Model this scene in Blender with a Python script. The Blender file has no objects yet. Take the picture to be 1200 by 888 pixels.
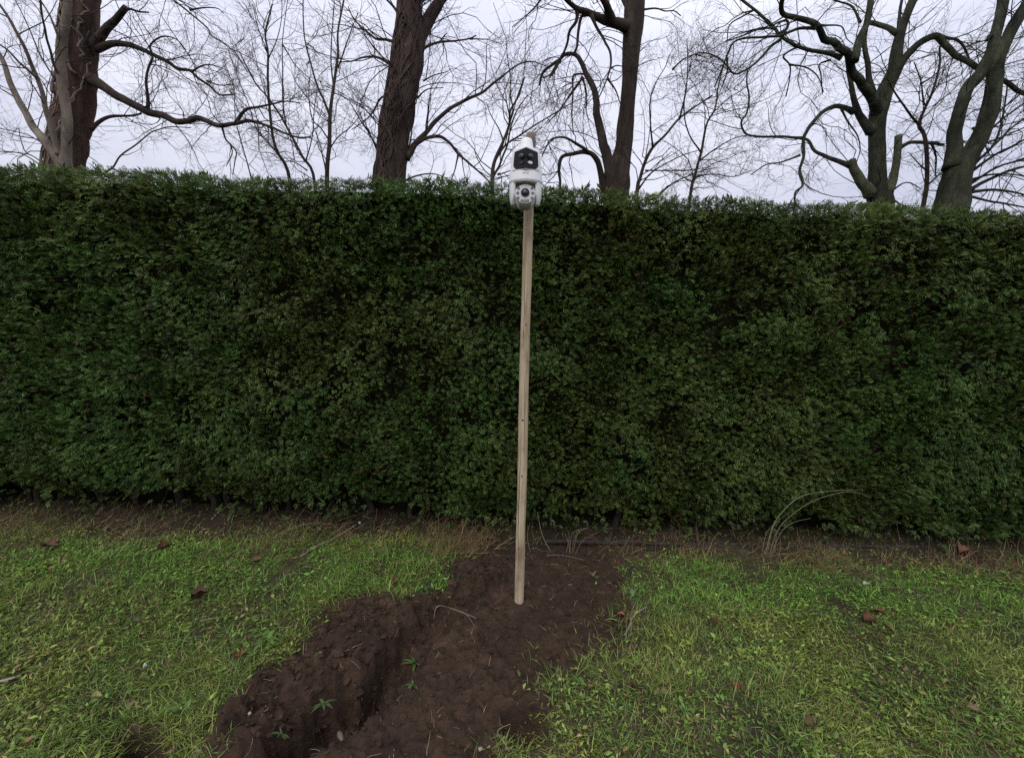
import bpy, bmesh, math, random
import numpy as np
from mathutils import Matrix, Vector

random.seed(7)
RNG = np.random.default_rng(11)
SC = bpy.context.scene
COL = SC.collection
rad = math.radians

# ------------------------------------------------------------------ camera
CAM_H, PITCH, ROLL, FPX = 1.60, rad(10.0), rad(2.1), 500.0
cam_d = bpy.data.cameras.new('camera')
cam = bpy.data.objects.new('camera', cam_d)
COL.objects.link(cam)
CM = Matrix.Rotation(rad(90) - PITCH, 4, 'X') @ Matrix.Rotation(ROLL, 4, 'Z')
cam.matrix_world = Matrix.Translation((0, 0, CAM_H)) @ CM
cam_d.sensor_fit = 'HORIZONTAL'
cam_d.sensor_width = 36.0
cam_d.lens = 36.0 * FPX / 1200.0
cam_d.clip_start = 0.05
cam_d.clip_end = 2000
SC.camera = cam

# ------------------------------------------------------------------ sky, sun, exposure
world = bpy.data.worlds.new('World')
SC.world = world
world.use_nodes = True
SUN_EL, SUN_AZ = rad(52), rad(205)
wn, wl = world.node_tree.nodes, world.node_tree.links
wn.clear()
w_out = wn.new('ShaderNodeOutputWorld')
w_bg = wn.new('ShaderNodeBackground')
w_bg.inputs['Strength'].default_value = 0.1
sky = wn.new('ShaderNodeTexSky')
sky.sky_type = 'NISHITA'
sky.sun_disc = False
sky.sun_elevation = SUN_EL
sky.sun_rotation = SUN_AZ
sky.air_density, sky.dust_density, sky.ozone_density = 1.0, 3.0, 1.0
w_tc = wn.new('ShaderNodeTexCoord')
w_map = wn.new('ShaderNodeMapping')
w_map.inputs['Scale'].default_value = (1.0, 1.0, 3.2)
w_n = wn.new('ShaderNodeTexNoise')
w_n.inputs['Scale'].default_value = 2.3
w_n.inputs['Detail'].default_value = 6
w_n.inputs['Roughness'].default_value = 0.55
w_r = wn.new('ShaderNodeValToRGB')
w_r.color_ramp.elements[0].position = 0.33
w_r.color_ramp.elements[0].color = (7.4, 7.65, 9.35, 1)
w_r.color_ramp.elements[1].position = 0.68
w_r.color_ramp.elements[1].color = (9.8, 9.95, 11.2, 1)
w_mx = wn.new('ShaderNodeMix')
w_mx.data_type = 'RGBA'
w_mx.inputs['Factor'].default_value = 0.93
wl.new(w_tc.outputs['Generated'], w_map.inputs['Vector'])
wl.new(w_map.outputs['Vector'], w_n.inputs['Vector'])
wl.new(w_n.outputs['Fac'], w_r.inputs['Fac'])
# standard overcast sky: luminance rises smoothly from the horizon to the zenith
w_sep = wn.new('ShaderNodeSeparateXYZ')
w_mr = wn.new('ShaderNodeMapRange')
w_mr.inputs['To Min'].default_value, w_mr.inputs['To Max'].default_value = 0.74, 1.55
w_sc = wn.new('ShaderNodeVectorMath')
w_sc.operation = 'SCALE'
wl.new(w_tc.outputs['Generated'], w_sep.inputs['Vector'])
wl.new(w_sep.outputs['Z'], w_mr.inputs['Value'])
wl.new(w_r.outputs['Color'], w_sc.inputs['Vector'])
wl.new(w_mr.outputs['Result'], w_sc.inputs['Scale'])
wl.new(sky.outputs['Color'], w_mx.inputs['A'])
wl.new(w_sc.outputs['Vector'], w_mx.inputs['B'])
wl.new(w_mx.outputs['Result'], w_bg.inputs['Color'])
wl.new(w_bg.outputs['Background'], w_out.inputs['Surface'])

sun_d = bpy.data.lights.new('sun', 'SUN')
sun_d.energy = 1.3
sun_d.angle = rad(35)
sun_d.color = (1.0, 0.97, 0.92)
sun = bpy.data.objects.new('sun', sun_d)
COL.objects.link(sun)
# direction towards the sun, azimuth measured clockwise from +Y
sdir = Vector((math.sin(SUN_AZ) * math.cos(SUN_EL), math.cos(SUN_AZ) * math.cos(SUN_EL), math.sin(SUN_EL)))
sun.rotation_euler = sdir.to_track_quat('Z', 'Y').to_euler()
sun.location = sdir * 20

vs = SC.view_settings
vs.view_transform = 'Standard'
vs.look = 'None'
vs.exposure = 0.0
vs.gamma = 1.0
vs.use_curve_mapping = False
SC.render.engine = 'CYCLES'
SC.cycles.use_denoising = False
SC.cycles.max_bounces = 6
SC.cycles.diffuse_bounces = 3
SC.cycles.transmission_bounces = 4

# ------------------------------------------------------------------ helpers
def ray(px, py):
    d = Vector(((px - 600.0) / FPX, -(py - 444.0) / FPX, -1.0))
    return CM.to_3x3() @ d

def P(px, py, Y):
    """point of the place seen at photo position (px, py) standing at depth Y"""
    d = ray(px, py)
    t = Y / d.y
    return np.array((d.x * t, Y, CAM_H + d.z * t))

def G(px, py, z=0.0):
    d = ray(px, py)
    t = (z - CAM_H) / d.z
    return np.array((d.x * t, d.y * t, z))

def mm_per_px(Y, z):
    f = CM.to_3x3() @ Vector((0, 0, -1))
    return (f.y * Y + f.z * (z - CAM_H)) / FPX

def _hash(ix, iy, iz, seed):
    h = (ix.astype(np.int64) * 374761393 + iy.astype(np.int64) * 668265263 + iz.astype(np.int64) * 2147483647 + seed * 974634721)
    h = (h ^ (h >> 13)) * 1274126177
    h = h & 0xFFFFFFFF
    h = ((h ^ (h >> 16)) * 73244475) & 0xFFFFFFFF
    return ((h ^ (h >> 15)) & 0xFFFFFF) / float(0xFFFFFF)

def vnoise(x, y, z=None, seed=0):
    x = np.asarray(x, float); y = np.asarray(y, float)
    z = np.zeros_like(x) if z is None else np.asarray(z, float)
    ix, iy, iz = np.floor(x), np.floor(y), np.floor(z)
    fx, fy, fz = x - ix, y - iy, z - iz
    ux, uy, uz = fx * fx * (3 - 2 * fx), fy * fy * (3 - 2 * fy), fz * fz * (3 - 2 * fz)
    r = 0
    for a in (0, 1):
        for b in (0, 1):
            for c in (0, 1):
                w = (ux if a else 1 - ux) * (uy if b else 1 - uy) * (uz if c else 1 - uz)
                r = r + w * _hash(ix + a, iy + b, iz + c, seed)
    return r * 2 - 1

def fbm(x, y, z=None, seed=0, octs=4, gain=0.5):
    s, a, f = 0, 1.0, 1.0
    for k in range(octs):
        s = s + a * vnoise(x * f, y * f, None if z is None else z * f, seed + k)
        a *= gain; f *= 2.03
    return s

def smooth(a, b, x):
    t = np.clip((x - a) / (b - a), 0, 1)
    return t * t * (3 - 2 * t)

def raw_mesh(name, V, loops, starts, totals, colors=None, shade=False):
    me = bpy.data.meshes.new(name)
    V = np.ascontiguousarray(V, dtype=np.float32)
    me.vertices.add(len(V))
    me.vertices.foreach_set('co', V.ravel())
    me.loops.add(len(loops))
    me.loops.foreach_set('vertex_index', np.ascontiguousarray(loops, dtype=np.int32))
    me.polygons.add(len(starts))
    me.polygons.foreach_set('loop_start', np.ascontiguousarray(starts, dtype=np.int32))
    me.polygons.foreach_set('loop_total', np.ascontiguousarray(totals, dtype=np.int32))
    me.polygons.foreach_set('use_smooth', np.full(len(starts), bool(shade)))
    if colors is not None:
        at = me.color_attributes.new('Col', 'FLOAT_COLOR', 'POINT')
        c = np.ones((len(V), 4), np.float32)
        c[:, :3] = colors
        at.data.foreach_set('color', c.ravel())
    me.update(calc_edges=True)
    me.validate()
    return me

def faces_mesh(name, V, F, colors=None, shade=False):
    """F: (n,k) array of polygons of one size, or a list of such arrays"""
    if not isinstance(F, (list, tuple)):
        F = [F]
    loops = np.concatenate([f.ravel() for f in F])
    totals = np.concatenate([np.full(len(f), f.shape[1]) for f in F])
    starts = np.concatenate([[0], np.cumsum(totals)[:-1]])
    return raw_mesh(name, V, loops, starts, totals, colors, shade)

def link(name, me, mat, parent=None, loc=None, rot=None):
    o = bpy.data.objects.new(name, me)
    COL.objects.link(o)
    if mat is not None and me is not None:
        me.materials.clear()
        me.materials.append(mat)
    if parent is not None:
        o.parent = parent
    if loc is not None:
        o.location = loc
    if rot is not None:
        o.rotation_euler = rot
    return o

def tag(o, label=None, cat=None, group=None, kind=None):
    if label: o['label'] = label
    if cat: o['category'] = cat
    if group: o['group'] = group
    if kind: o['kind'] = kind
    return o

def empty(name, loc=(0, 0, 0), rot=(0, 0, 0)):
    o = bpy.data.objects.new(name, None)
    COL.objects.link(o)
    o.location = loc; o.rotation_euler = rot
    o.empty_display_size = 0.1
    return o

def bm_obj(name, bm, mat, parent=None, shade=False, loc=None, rot=None):
    me = bpy.data.meshes.new(name)
    bm.normal_update()
    bm.to_mesh(me); bm.free()
    if shade:
        me.polygons.foreach_set('use_smooth', np.full(len(me.polygons), True))
    return link(name, me, mat, parent, loc, rot)

# ------------------------------------------------------------------ materials
def new_mat(name):
    m = bpy.data.materials.new(name)
    m.use_nodes = True
    n, l = m.node_tree.nodes, m.node_tree.links
    b = n['Principled BSDF']
    return m, n, l, b

def nd(n, kind, **kw):
    x = n.new(kind)
    for k, v in kw.items():
        if k in x.inputs: x.inputs[k].default_value = v
        else: setattr(x, k, v)
    return x

def ramp(n, stops):
    r = n.new('ShaderNodeValToRGB')
    e = r.color_ramp.elements
    while len(e) < len(stops): e.new(0.5)
    for i, (p, c) in enumerate(stops):
        e[i].position = p; e[i].color = (*c, 1)
    return r

def mat_leaf(name, rough=0.5, transl=0.25, spec=0.4):
    m, n, l, b = new_mat(name)
    a = nd(n, 'ShaderNodeVertexColor', layer_name='Col')
    l.new(a.outputs['Color'], b.inputs['Base Color'])
    b.inputs['Roughness'].default_value = rough
    b.inputs['Specular IOR Level'].default_value = spec
    if transl > 0:
        t = nd(n, 'ShaderNodeBsdfTranslucent')
        l.new(a.outputs['Color'], t.inputs['Color'])
        mx = nd(n, 'ShaderNodeMixShader')
        mx.inputs[0].default_value = transl
        l.new(b.outputs[0], mx.inputs[1]); l.new(t.outputs[0], mx.inputs[2])
        l.new(mx.outputs[0], n['Material Output'].inputs['Surface'])
    return m

def mat_bark(name, c1, c2, c3, scale=9.0, bump=0.6, stretch=0.25):
    m, n, l, b = new_mat(name)
    tc = nd(n, 'ShaderNodeTexCoord')
    mp = nd(n, 'ShaderNodeMapping')
    mp.inputs['Scale'].default_value = (1, 1, stretch)
    l.new(tc.outputs['Object'], mp.inputs['Vector'])
    n1 = nd(n, 'ShaderNodeTexNoise', Scale=scale, Detail=8.0, Roughness=0.65)
    l.new(mp.outputs[0], n1.inputs['Vector'])
    n2 = nd(n, 'ShaderNodeTexNoise', Scale=scale * 5, Detail=5.0, Roughness=0.7)
    l.new(mp.outputs[0], n2.inputs['Vector'])
    r = ramp(n, [(0.3, c1), (0.5, c2), (0.7, c3)])
    l.new(n1.outputs['Fac'], r.inputs['Fac'])
    l.new(r.outputs['Color'], b.inputs['Base Color'])
    b.inputs['Roughness'].default_value = 0.9
    b.inputs['Specular IOR Level'].default_value = 0.2
    mxn = nd(n, 'ShaderNodeMath', operation='ADD')
    l.new(n1.outputs['Fac'], mxn.inputs[0]); l.new(n2.outputs['Fac'], mxn.inputs[1])
    bp = nd(n, 'ShaderNodeBump', Strength=bump, Distance=0.03)
    l.new(mxn.outputs[0], bp.inputs['Height'])
    l.new(bp.outputs[0], b.inputs['Normal'])
    return m

def mat_plain(name, col, rough=0.5, spec=0.4, metal=0.0, var=0.0, vscale=30, bump=0.0):
    m, n, l, b = new_mat(name)
    b.inputs['Base Color'].default_value = (*col, 1)
    b.inputs['Roughness'].default_value = rough
    b.inputs['Specular IOR Level'].default_value = spec
    b.inputs['Metallic'].default_value = metal
    if var > 0:
        tc = nd(n, 'ShaderNodeTexCoord')
        nz = nd(n, 'ShaderNodeTexNoise', Scale=float(vscale), Detail=6.0, Roughness=0.6)
        l.new(tc.outputs['Object'], nz.inputs['Vector'])
        r = ramp(n, [(0.3, tuple(c * (1 - var) for c in col)), (0.7, tuple(min(1, c * (1 + var)) for c in col))])
        l.new(nz.outputs['Fac'], r.inputs['Fac'])
        l.new(r.outputs['Color'], b.inputs['Base Color'])
        if bump > 0:
            bp = nd(n, 'ShaderNodeBump', Strength=bump, Distance=0.004)
            l.new(nz.outputs['Fac'], bp.inputs['Height'])
            l.new(bp.outputs[0], b.inputs['Normal'])
    return m

def mat_soil(name):
    m, n, l, b = new_mat(name)
    tc = nd(n, 'ShaderNodeTexCoord')
    a = nd(n, 'ShaderNodeVertexColor', layer_name='Col')
    n1 = nd(n, 'ShaderNodeTexNoise', Scale=16.0, Detail=10.0, Roughness=0.72)
    n2 = nd(n, 'ShaderNodeTexNoise', Scale=90.0, Detail=6.0, Roughness=0.7)
    for x in (n1, n2): l.new(tc.outputs['Object'], x.inputs['Vector'])
    r = ramp(n, [(0.3, (0.45, 0.45, 0.45)), (0.55, (1, 1, 1)), (0.75, (1.7, 1.65, 1.6))])
    l.new(n1.outputs['Fac'], r.inputs['Fac'])
    mx = nd(n, 'ShaderNodeMix', data_type='RGBA', blend_type='MULTIPLY')
    mx.inputs['Factor'].default_value = 1.0
    l.new(a.outputs['Color'], mx.inputs['A']); l.new(r.outputs['Color'], mx.inputs['B'])
    l.new(mx.outputs['Result'], b.inputs['Base Color'])
    b.inputs['Roughness'].default_value = 0.85
    b.inputs['Specular IOR Level'].default_value = 0.25
    ad = nd(n, 'ShaderNodeMath', operation='MULTIPLY_ADD')
    ad.inputs[1].default_value = 0.5
    l.new(n2.outputs['Fac'], ad.inputs[0]); l.new(n1.outputs['Fac'], ad.inputs[2])
    bp = nd(n, 'ShaderNodeBump', Strength=0.9, Distance=0.025)
    l.new(ad.outputs[0], bp.inputs['Height'])
    l.new(bp.outputs[0], b.inputs['Normal'])
    return m

M = {}
M['soil'] = mat_soil('soil')
M['grass'] = mat_leaf('grass', 0.45, 0.35, 0.4)
M['hedge'] = mat_leaf('hedge_leaf', 0.42, 0.28, 0.24)
M['weed'] = mat_leaf('weed_leaf', 0.5, 0.3, 0.2)
M['dead'] = mat_leaf('dead_leaf', 0.6, 0.15, 0.3)
M['straw'] = mat_leaf('straw', 0.7, 0.1, 0.3)
M['core'] = mat_plain('hedge_core_shade', (0.010, 0.009, 0.005), 1.0, 0.0, 0, 0.5, 14)  # near black base colour stands in for shade inside the hedge
M['clod'] = mat_soil('soil_clod')

# ------------------------------------------------------------------ ground shape
def poly_px(pts):
    return np.array([G(x, y)[:2] for x, y in pts])

SOIL_POLY = poly_px([(524, 662), (556, 642), (620, 634), (690, 634), (738, 650), (730, 690), (742, 716), (728, 745), (700, 772),
                     (668, 790), (640, 796), (652, 828), (622, 850), (596, 874), (585, 920), (575, 1010), (225, 1040), (228, 950), (238, 884), (250, 848),
                     (262, 818), (288, 800), (300, 776), (338, 766), (362, 735), (385, 706), (425, 692), (470, 703), (505, 698), (522, 684)])
HOLE_POLY = poly_px([(112, 900), (132, 862), (158, 846), (184, 852), (200, 880), (210, 940), (100, 960)])
TR_PX = [(548, 700), (512, 722), (484, 748), (462, 778), (432, 812), (392, 846), (342, 882), (285, 940), (215, 1020)]
TR_DEPTH = np.array([0.02, 0.07, 0.13, 0.18, 0.22, 0.25, 0.26, 0.26, 0.26])
TRENCH = np.array([G(x, y, -0.25 * d)[:2] for (x, y), d in zip(TR_PX, TR_DEPTH)])   # the floor is seen at these places

def seg_dist(x, y, pts, closed=False):
    n = len(pts)
    best = np.full(np.shape(x), 1e9); side = np.zeros(np.shape(x)); par = np.zeros(np.shape(x))
    for i in range(n if closed else n - 1):
        a, b = pts[i], pts[(i + 1) % n]
        d = b - a
        t = np.clip(((x - a[0]) * d[0] + (y - a[1]) * d[1]) / (d @ d), 0, 1)
        dx, dy = x - a[0] - t * d[0], y - a[1] - t * d[1]
        ds = np.hypot(dx, dy)
        m = ds < best
        best = np.where(m, ds, best)
        side = np.where(m, np.sign(d[0] * (y - a[1]) - d[1] * (x - a[0])), side)
        par = np.where(m, i + t, par)
    return best, side, par

def inside(x, y, pts):
    r = np.zeros(np.shape(x), bool)
    n = len(pts)
    for i in range(n):
        (x0, y0), (x1, y1) = pts[i], pts[(i + 1) % n]
        c = (y0 > y) != (y1 > y)
        with np.errstate(divide='ignore', invalid='ignore'):
            xi = (x1 - x0) * (y - y0) / (y1 - y0) + x0
        r ^= c & (x < xi)
    return r

def sdf(x, y, pts):
    d, _, _ = seg_dist(x, y, pts, True)
    return np.where(inside(x, y, pts), -d, d)

def soil_sd(x, y):
    """negative inside bare soil"""
    wob = 0.030 * fbm(x * 9, y * 9, seed=31, octs=3)
    return np.minimum(sdf(x, y, SOIL_POLY), sdf(x, y, HOLE_POLY)) + wob

def height(x, y, sd=None):
    x = np.asarray(x, float); y = np.asarray(y, float)
    near = (np.abs(x) < 6) & (y < 5) & (y > -2)
    if sd is None: sd = soil_sd(x, y)
    h = 0.012 * fbm(x * 1.3, y * 1.3, seed=3, octs=2) + 0.008 * fbm(x * 7, y * 7, seed=5, octs=3)
    soil = smooth(0.01, -0.05, sd)
    d, s, p = seg_dist(x, y, TRENCH)
    dep = np.interp(p, np.arange(len(TR_DEPTH)), TR_DEPTH)
    dj = d + 0.030 * fbm(x * 15, y * 15, seed=41, octs=4, gain=0.6)
    # s<0 : right-hand bank when walking towards the camera = left in the photo
    left = s < 0
    prof = np.where(left, 1 - smooth(0.035, 0.085, dj), 1 - smooth(0.025, 0.13, dj))
    h = h - dep * prof * soil * (1 + 0.16 * fbm(x * 13, y * 13, seed=43, octs=3))
    # heap of spoil on the left bank
    ridge = np.where(left, smooth(0.05, 0.12, d) * (1 - smooth(0.2, 0.42, d)), 0)
    h = h + soil * ridge * 0.055 * (1 + 0.7 * fbm(x * 11, y * 11, seed=23, octs=3))
    cen = np.where(~left, smooth(0.15, 0.35, d), 0)
    h = h + soil * cen * (0.015 + 0.02 * fbm(x * 4, y * 4, seed=28, octs=2)) * smooth(2.0, 1.5, y)
    # crumbs and clods
    cl = fbm(x * 22, y * 22, seed=51, octs=4, gain=0.6)
    bil = np.abs(fbm(x * 12, y * 12, seed=61, octs=3))
    rough = np.where(left & (d < 0.45), 2.1, 1.15) * (0.38 + 0.62 * smooth(1.95, 1.55, y))
    h = h + soil * rough * (0.010 * cl - 0.024 * (bil - 0.35))
    # lawn stands a little above the dug soil
    h = h - soil * 0.02 * np.where(left, 0.2, 1.0)
    # tamped earth round the post
    pb = G(608, 704)
    h = h + 0.014 * smooth(0.10, 0.035, np.hypot(x - pb[0], y - pb[1]) + 0.02 * fbm(x * 25, y * 25, seed=83, octs=2))
    # little pit right of the dig
    q = G(612, 852); q2 = G(628, 838)
    dx, dy = x - q[0], y - q[1]
    rr = np.hypot(dx / 0.085, dy / 0.07) + 0.25 * fbm(x * 16, y * 16, seed=71, octs=2)
    h = h - 0.10 * smooth(1.1, 0.8, rr)
    rr2 = np.hypot((x - q2[0]) / 0.07, (y - q2[1] - 0.045) / 0.045)
    h = h + 0.035 * smooth(1.2, 0.5, rr2)
    # hole at bottom left
    hs = sdf(x, y, HOLE_POLY)
    h = h - 0.13 * smooth(0.01, -0.06, hs + 0.012 * fbm(x * 18, y * 18, seed=77, octs=2))
    # small hollow behind the pole's left
    q3 = G(564, 684)
    h = h - 0.03 * smooth(1.1, 0.5, np.hypot((x - q3[0]) / 0.05, (y - q3[1]) / 0.035))
    # low bank under the hedge
    h = h + 0.035 * smooth(2.62, 2.9, y + 0.05 * fbm(x * 3, y * 3, seed=81, octs=2)) * near
    return np.where(near, h, 0.0)

def hz(x, y):
    return float(height(np.array([x]), np.array([y]))[0])

def axis(parts):
    out = []
    for a, b, st in parts:
        n = max(1, int(round((b - a) / st)))
        out += list(np.linspace(a, b, n, endpoint=False))
    out.append(parts[-1][1])
    return np.array(out)

gx = axis([(-400, -60, 40), (-60, -10, 5), (-10, -5, 0.5), (-5, -3.2, 0.06), (-3.2, -1.2, 0.035), (-1.2, 0.7, 0.0085), (0.7, 3.2, 0.035), (3.2, 5, 0.06), (5, 10, 0.5), (10, 60, 5), (60, 400, 40)])
gy = axis([(-300, -20, 40), (-20, -2, 2), (-2, 0.5, 0.12), (0.5, 0.9, 0.03), (0.9, 2.62, 0.0085), (2.62, 3.2, 0.025), (3.2, 6, 0.15), (6, 20, 2), (20, 100, 20), (100, 800, 70)])
GX, GY = np.meshgrid(gx, gy)
gxf, gyf = GX.ravel(), GY.ravel()
SD = soil_sd(gxf, gyf)
GZ = height(gxf, gyf, SD)
nxg, nyg = len(gx), len(gy)
idx = np.arange(nxg * nyg).reshape(nyg, nxg)
quads = np.stack([idx[:-1, :-1], idx[:-1, 1:], idx[1:, 1:], idx[1:, :-1]], -1).reshape(-1, 4)
soil_c = np.array([0.057, 0.0340, 0.0205])
turf_c = np.array([0.062, 0.052, 0.026])
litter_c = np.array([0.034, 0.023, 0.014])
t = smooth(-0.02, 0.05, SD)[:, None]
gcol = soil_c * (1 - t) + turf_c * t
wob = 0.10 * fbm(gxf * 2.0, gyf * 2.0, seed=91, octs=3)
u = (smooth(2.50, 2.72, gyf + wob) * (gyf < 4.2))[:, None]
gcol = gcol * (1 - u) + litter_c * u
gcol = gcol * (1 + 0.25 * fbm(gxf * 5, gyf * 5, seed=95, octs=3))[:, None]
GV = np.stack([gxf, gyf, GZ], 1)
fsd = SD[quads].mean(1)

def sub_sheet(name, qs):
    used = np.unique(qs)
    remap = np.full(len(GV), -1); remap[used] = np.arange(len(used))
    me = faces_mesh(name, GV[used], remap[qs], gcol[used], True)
    o = link(name, me, M['soil'])
    tag(o, kind='structure')
    return o

sub_sheet('ground', quads[fsd >= 0])
sub_sheet('soil_patch', quads[fsd < 0])
del GX, GY

# ------------------------------------------------------------------ hedge
HY = 2.66
def hedge_front(x, z):
    return HY + 0.030 * fbm(x * 1.1, z * 1.1, seed=101, octs=2) + 0.016 * fbm(x * 7, z * 7, seed=105, octs=3) + 0.10 * smooth(0.55, 0.15, z) 

def hedge_top(x):
    return 2.285 - 0.019 * np.maximum(x, 0) + 0.014 * fbm(x * 1.3, x * 0 + 3.1, seed=111, octs=3) 

def hedge_low(x):
    return 0.19 + 0.10 * fbm(x * 2.1, x * 0 + 1.7, seed=113, octs=4, gain=0.7)

hedge = empty('hedge', (0, HY + 0.4, 0))
tag(hedge, 'tall clipped dark green evergreen hedge running across the whole lawn edge', 'hedge')
hinv = np.array((0, HY + 0.4, 0))

def spray_set(pos, out, up, size, leafw, ncol, leaves=7, droop=0.2):
    """flat feathered sprays: pos (n,3), out (n,3) growth direction, up (n,3) -> V, F, colours"""
    n = len(pos)
    side = np.cross(out, up); side /= np.linalg.norm(side, axis=1)[:, None] + 1e-9
    nrm = np.cross(side, out)
    Vs, Cs = [], []
    for k in range(leaves):
        f = (k + 0.4) / leaves
        sg = 1 if k % 2 else -1
        if k == leaves - 1:
            ang = RNG.normal(0, 0.15, n); f = 0.72
        else:
            ang = sg * (0.28 + 0.42 * RNG.random(n))
        L = size * (0.62 + 0.25 * RNG.random(n)) * (1 - 0.45 * f)
        base = pos + out * (size * f * 0.75)[:, None] - nrm * (size * droop * f * f)[:, None]
        d = out * np.cos(ang)[:, None] + side * np.sin(ang)[:, None] + nrm * RNG.normal(-0.1, 0.28, n)[:, None]
        d /= np.linalg.norm(d, axis=1)[:, None]
        w = np.cross(d, nrm); w /= np.linalg.norm(w, axis=1)[:, None] + 1e-9
        wl = (L * leafw * (0.8 + 0.4 * RNG.random(n)))[:, None]
        tip = base + d * L[:, None] - nrm * (L * 0.12)[:, None]
        mid = base + d * (L * 0.5)[:, None] + nrm * (L * 0.05)[:, None]
        Vs.append(np.stack([base, mid + w * wl * 0.5, tip, mid - w * wl * 0.5], 1))
        c = ncol * (0.5 + 1.2 * RNG.random(n) ** 2.2)[:, None]
        Cs.append(np.stack([c * 0.8, c, c * 1.15, c], 1))
    V = np.stack(Vs, 1).reshape(-1, 3); C = np.stack(Cs, 1).reshape(-1, 3)
    m = n * leaves
    q = np.arange(m)[:, None] * 4 + np.array([[0, 1, 2, 3]])
    return V, q, C

def unit(v):
    return v / (np.linalg.norm(v, axis=1)[:, None] + 1e-9)

def hedge_layer(n, xr, depth0, depth1, size, leafw, leaves, lum, x0=None):
    x = RNG.uniform(-xr, xr, n) if x0 is None else RNG.uniform(x0, xr, n) * RNG.choice([-1.0, 1.0], n)
    zt, zl = hedge_top(x), hedge_low(x)
    z = zl + (zt - zl) * RNG.random(n)
    z = np.where(RNG.random(n) < 0.05, zt - 0.11 * RNG.random(n), z)
    # small hollows where shoots are missing
    ok = (fbm(x * 8, z * 8, seed=145, octs=3) > -0.42) | (RNG.random(n) < 0.3) | (zt - z < 0.12)
    x, z, zt, zl = x[ok], z[ok], zt[ok], zl[ok]
    n = len(x)
    y = hedge_front(x, z) + RNG.uniform(depth0, depth1, n)
    # round the top edge
    e = smooth(0.12, 0.0, zt - z)
    y = y + e * 0.05
    pos = np.stack([x, y, z], 1)
    phi = 0.4 + 1.3 * fbm(x * 4.0, z * 4.0, seed=121, octs=3) + RNG.normal(0, 0.7, n)
    sgn_ = np.where(fbm(x * 2.6, z * 2.6, seed=127, octs=2) + RNG.normal(0, 0.6, n) > 0, 1.0, -1.0)
    out = unit(np.stack([sgn_ * np.cos(phi), -0.75 + RNG.normal(0, 0.25, n), np.sin(phi) * 0.8 + 0.1 + 0.5 * e], 1))
    up = unit(np.stack([RNG.normal(0, 0.5, n), RNG.normal(-0.5, 0.4, n), 1 + RNG.normal(0, 0.3, n)], 1))
    patch = fbm(x * 1.5, z * 1.5, seed=131, octs=3)
    fine = fbm(x * 9, z * 9, seed=137, octs=2)
    g1 = np.array([0.070, 0.126, 0.026]); g2 = np.array([0.098, 0.142, 0.032]); g3 = np.array([0.072, 0.140, 0.029])
    a = smooth(-0.5, 0.7, patch)[:, None]
    col = g1 * (1 - a) + g2 * a
    b = smooth(0.2, 0.9, fbm(x * 2.3 + 7, z * 2.3, seed=141, octs=2))[:, None]
    col = col * (1 - b) + g3 * b
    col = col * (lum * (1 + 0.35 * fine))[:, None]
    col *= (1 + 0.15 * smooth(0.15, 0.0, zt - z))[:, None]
    br = RNG.random(n) < (0.02 + 0.06 * smooth(0.3, 0.9, fbm(x * 2.7, z * 2.7, seed=151, octs=2)))
    col[br] = np.array([0.12, 0.07, 0.03]) * (0.6 + 0.6 * RNG.random(br.sum()))[:, None]
    low = smooth(0.75, 0.3, z)
    lw = leafw * (1 + 0.5 * low)
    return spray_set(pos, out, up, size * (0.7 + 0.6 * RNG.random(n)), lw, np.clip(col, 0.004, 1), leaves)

def stack_sets(sets):
    Vs, Fs, Cs, o = [], [], [], 0
    for V, F, C in sets:
        Vs.append(V); Fs.append(F + o); Cs.append(C); o += len(V)
    return np.concatenate(Vs), np.concatenate(Fs), np.concatenate(Cs)

def top_fringe(n):
    x = RNG.uniform(-4.6, 4.6, n)
    z = hedge_top(x) + RNG.uniform(-0.085, -0.012, n)
    y = hedge_front(x, z) + 0.03 + RNG.random(n) ** 1.5 * 0.75
    pos = np.stack([x, y, z], 1)
    out = unit(np.stack([RNG.normal(0.15, 0.5, n), RNG.normal(-0.3, 0.45, n), 0.8 + RNG.normal(0, 0.35, n)], 1))
    up = unit(np.stack([RNG.normal(0, 0.6, n), RNG.normal(-0.8, 0.4, n), 0.4 + RNG.normal(0, 0.3, n)], 1))
    col = np.array([0.085, 0.118, 0.034]) * (0.5 + 0.7 * RNG.random(n))[:, None]
    return spray_set(pos, out, up, 0.036 * (0.6 + 1.1 * RNG.random(n) ** 2), 0.16, col, 5)

def low_growth(n):
    # straggling shoots and ivy leaves in the dark gap below the clipped face
    x = RNG.uniform(-4.1, 4.1, n)
    k = RNG.random(n) < smooth(-0.5, 0.5, fbm(x * 3.3, x * 0, seed=117, octs=2)) * 0.85 + 0.1
    x = x[k]; n = len(x)
    z = 0.03 + 0.22 * RNG.random(n)
    y = HY + 0.07 + 0.24 * RNG.random(n) - 0.1 * (z > 0.15)
    pos = np.stack([x, y, z], 1)
    out = unit(np.stack([RNG.normal(0, 0.7, n), RNG.normal(-0.8, 0.3, n), RNG.normal(0.1, 0.5, n)], 1))
    up = unit(np.stack([RNG.normal(0, 0.4, n), RNG.normal(-0.4, 0.4, n), np.ones(n)], 1))
    col = np.array([0.075, 0.115, 0.03]) * (0.35 + 0.9 * RNG.random(n))[:, None]
    return spray_set(pos, out, up, RNG.uniform(0.03, 0.06, n), 0.42, col, 5)

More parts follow.
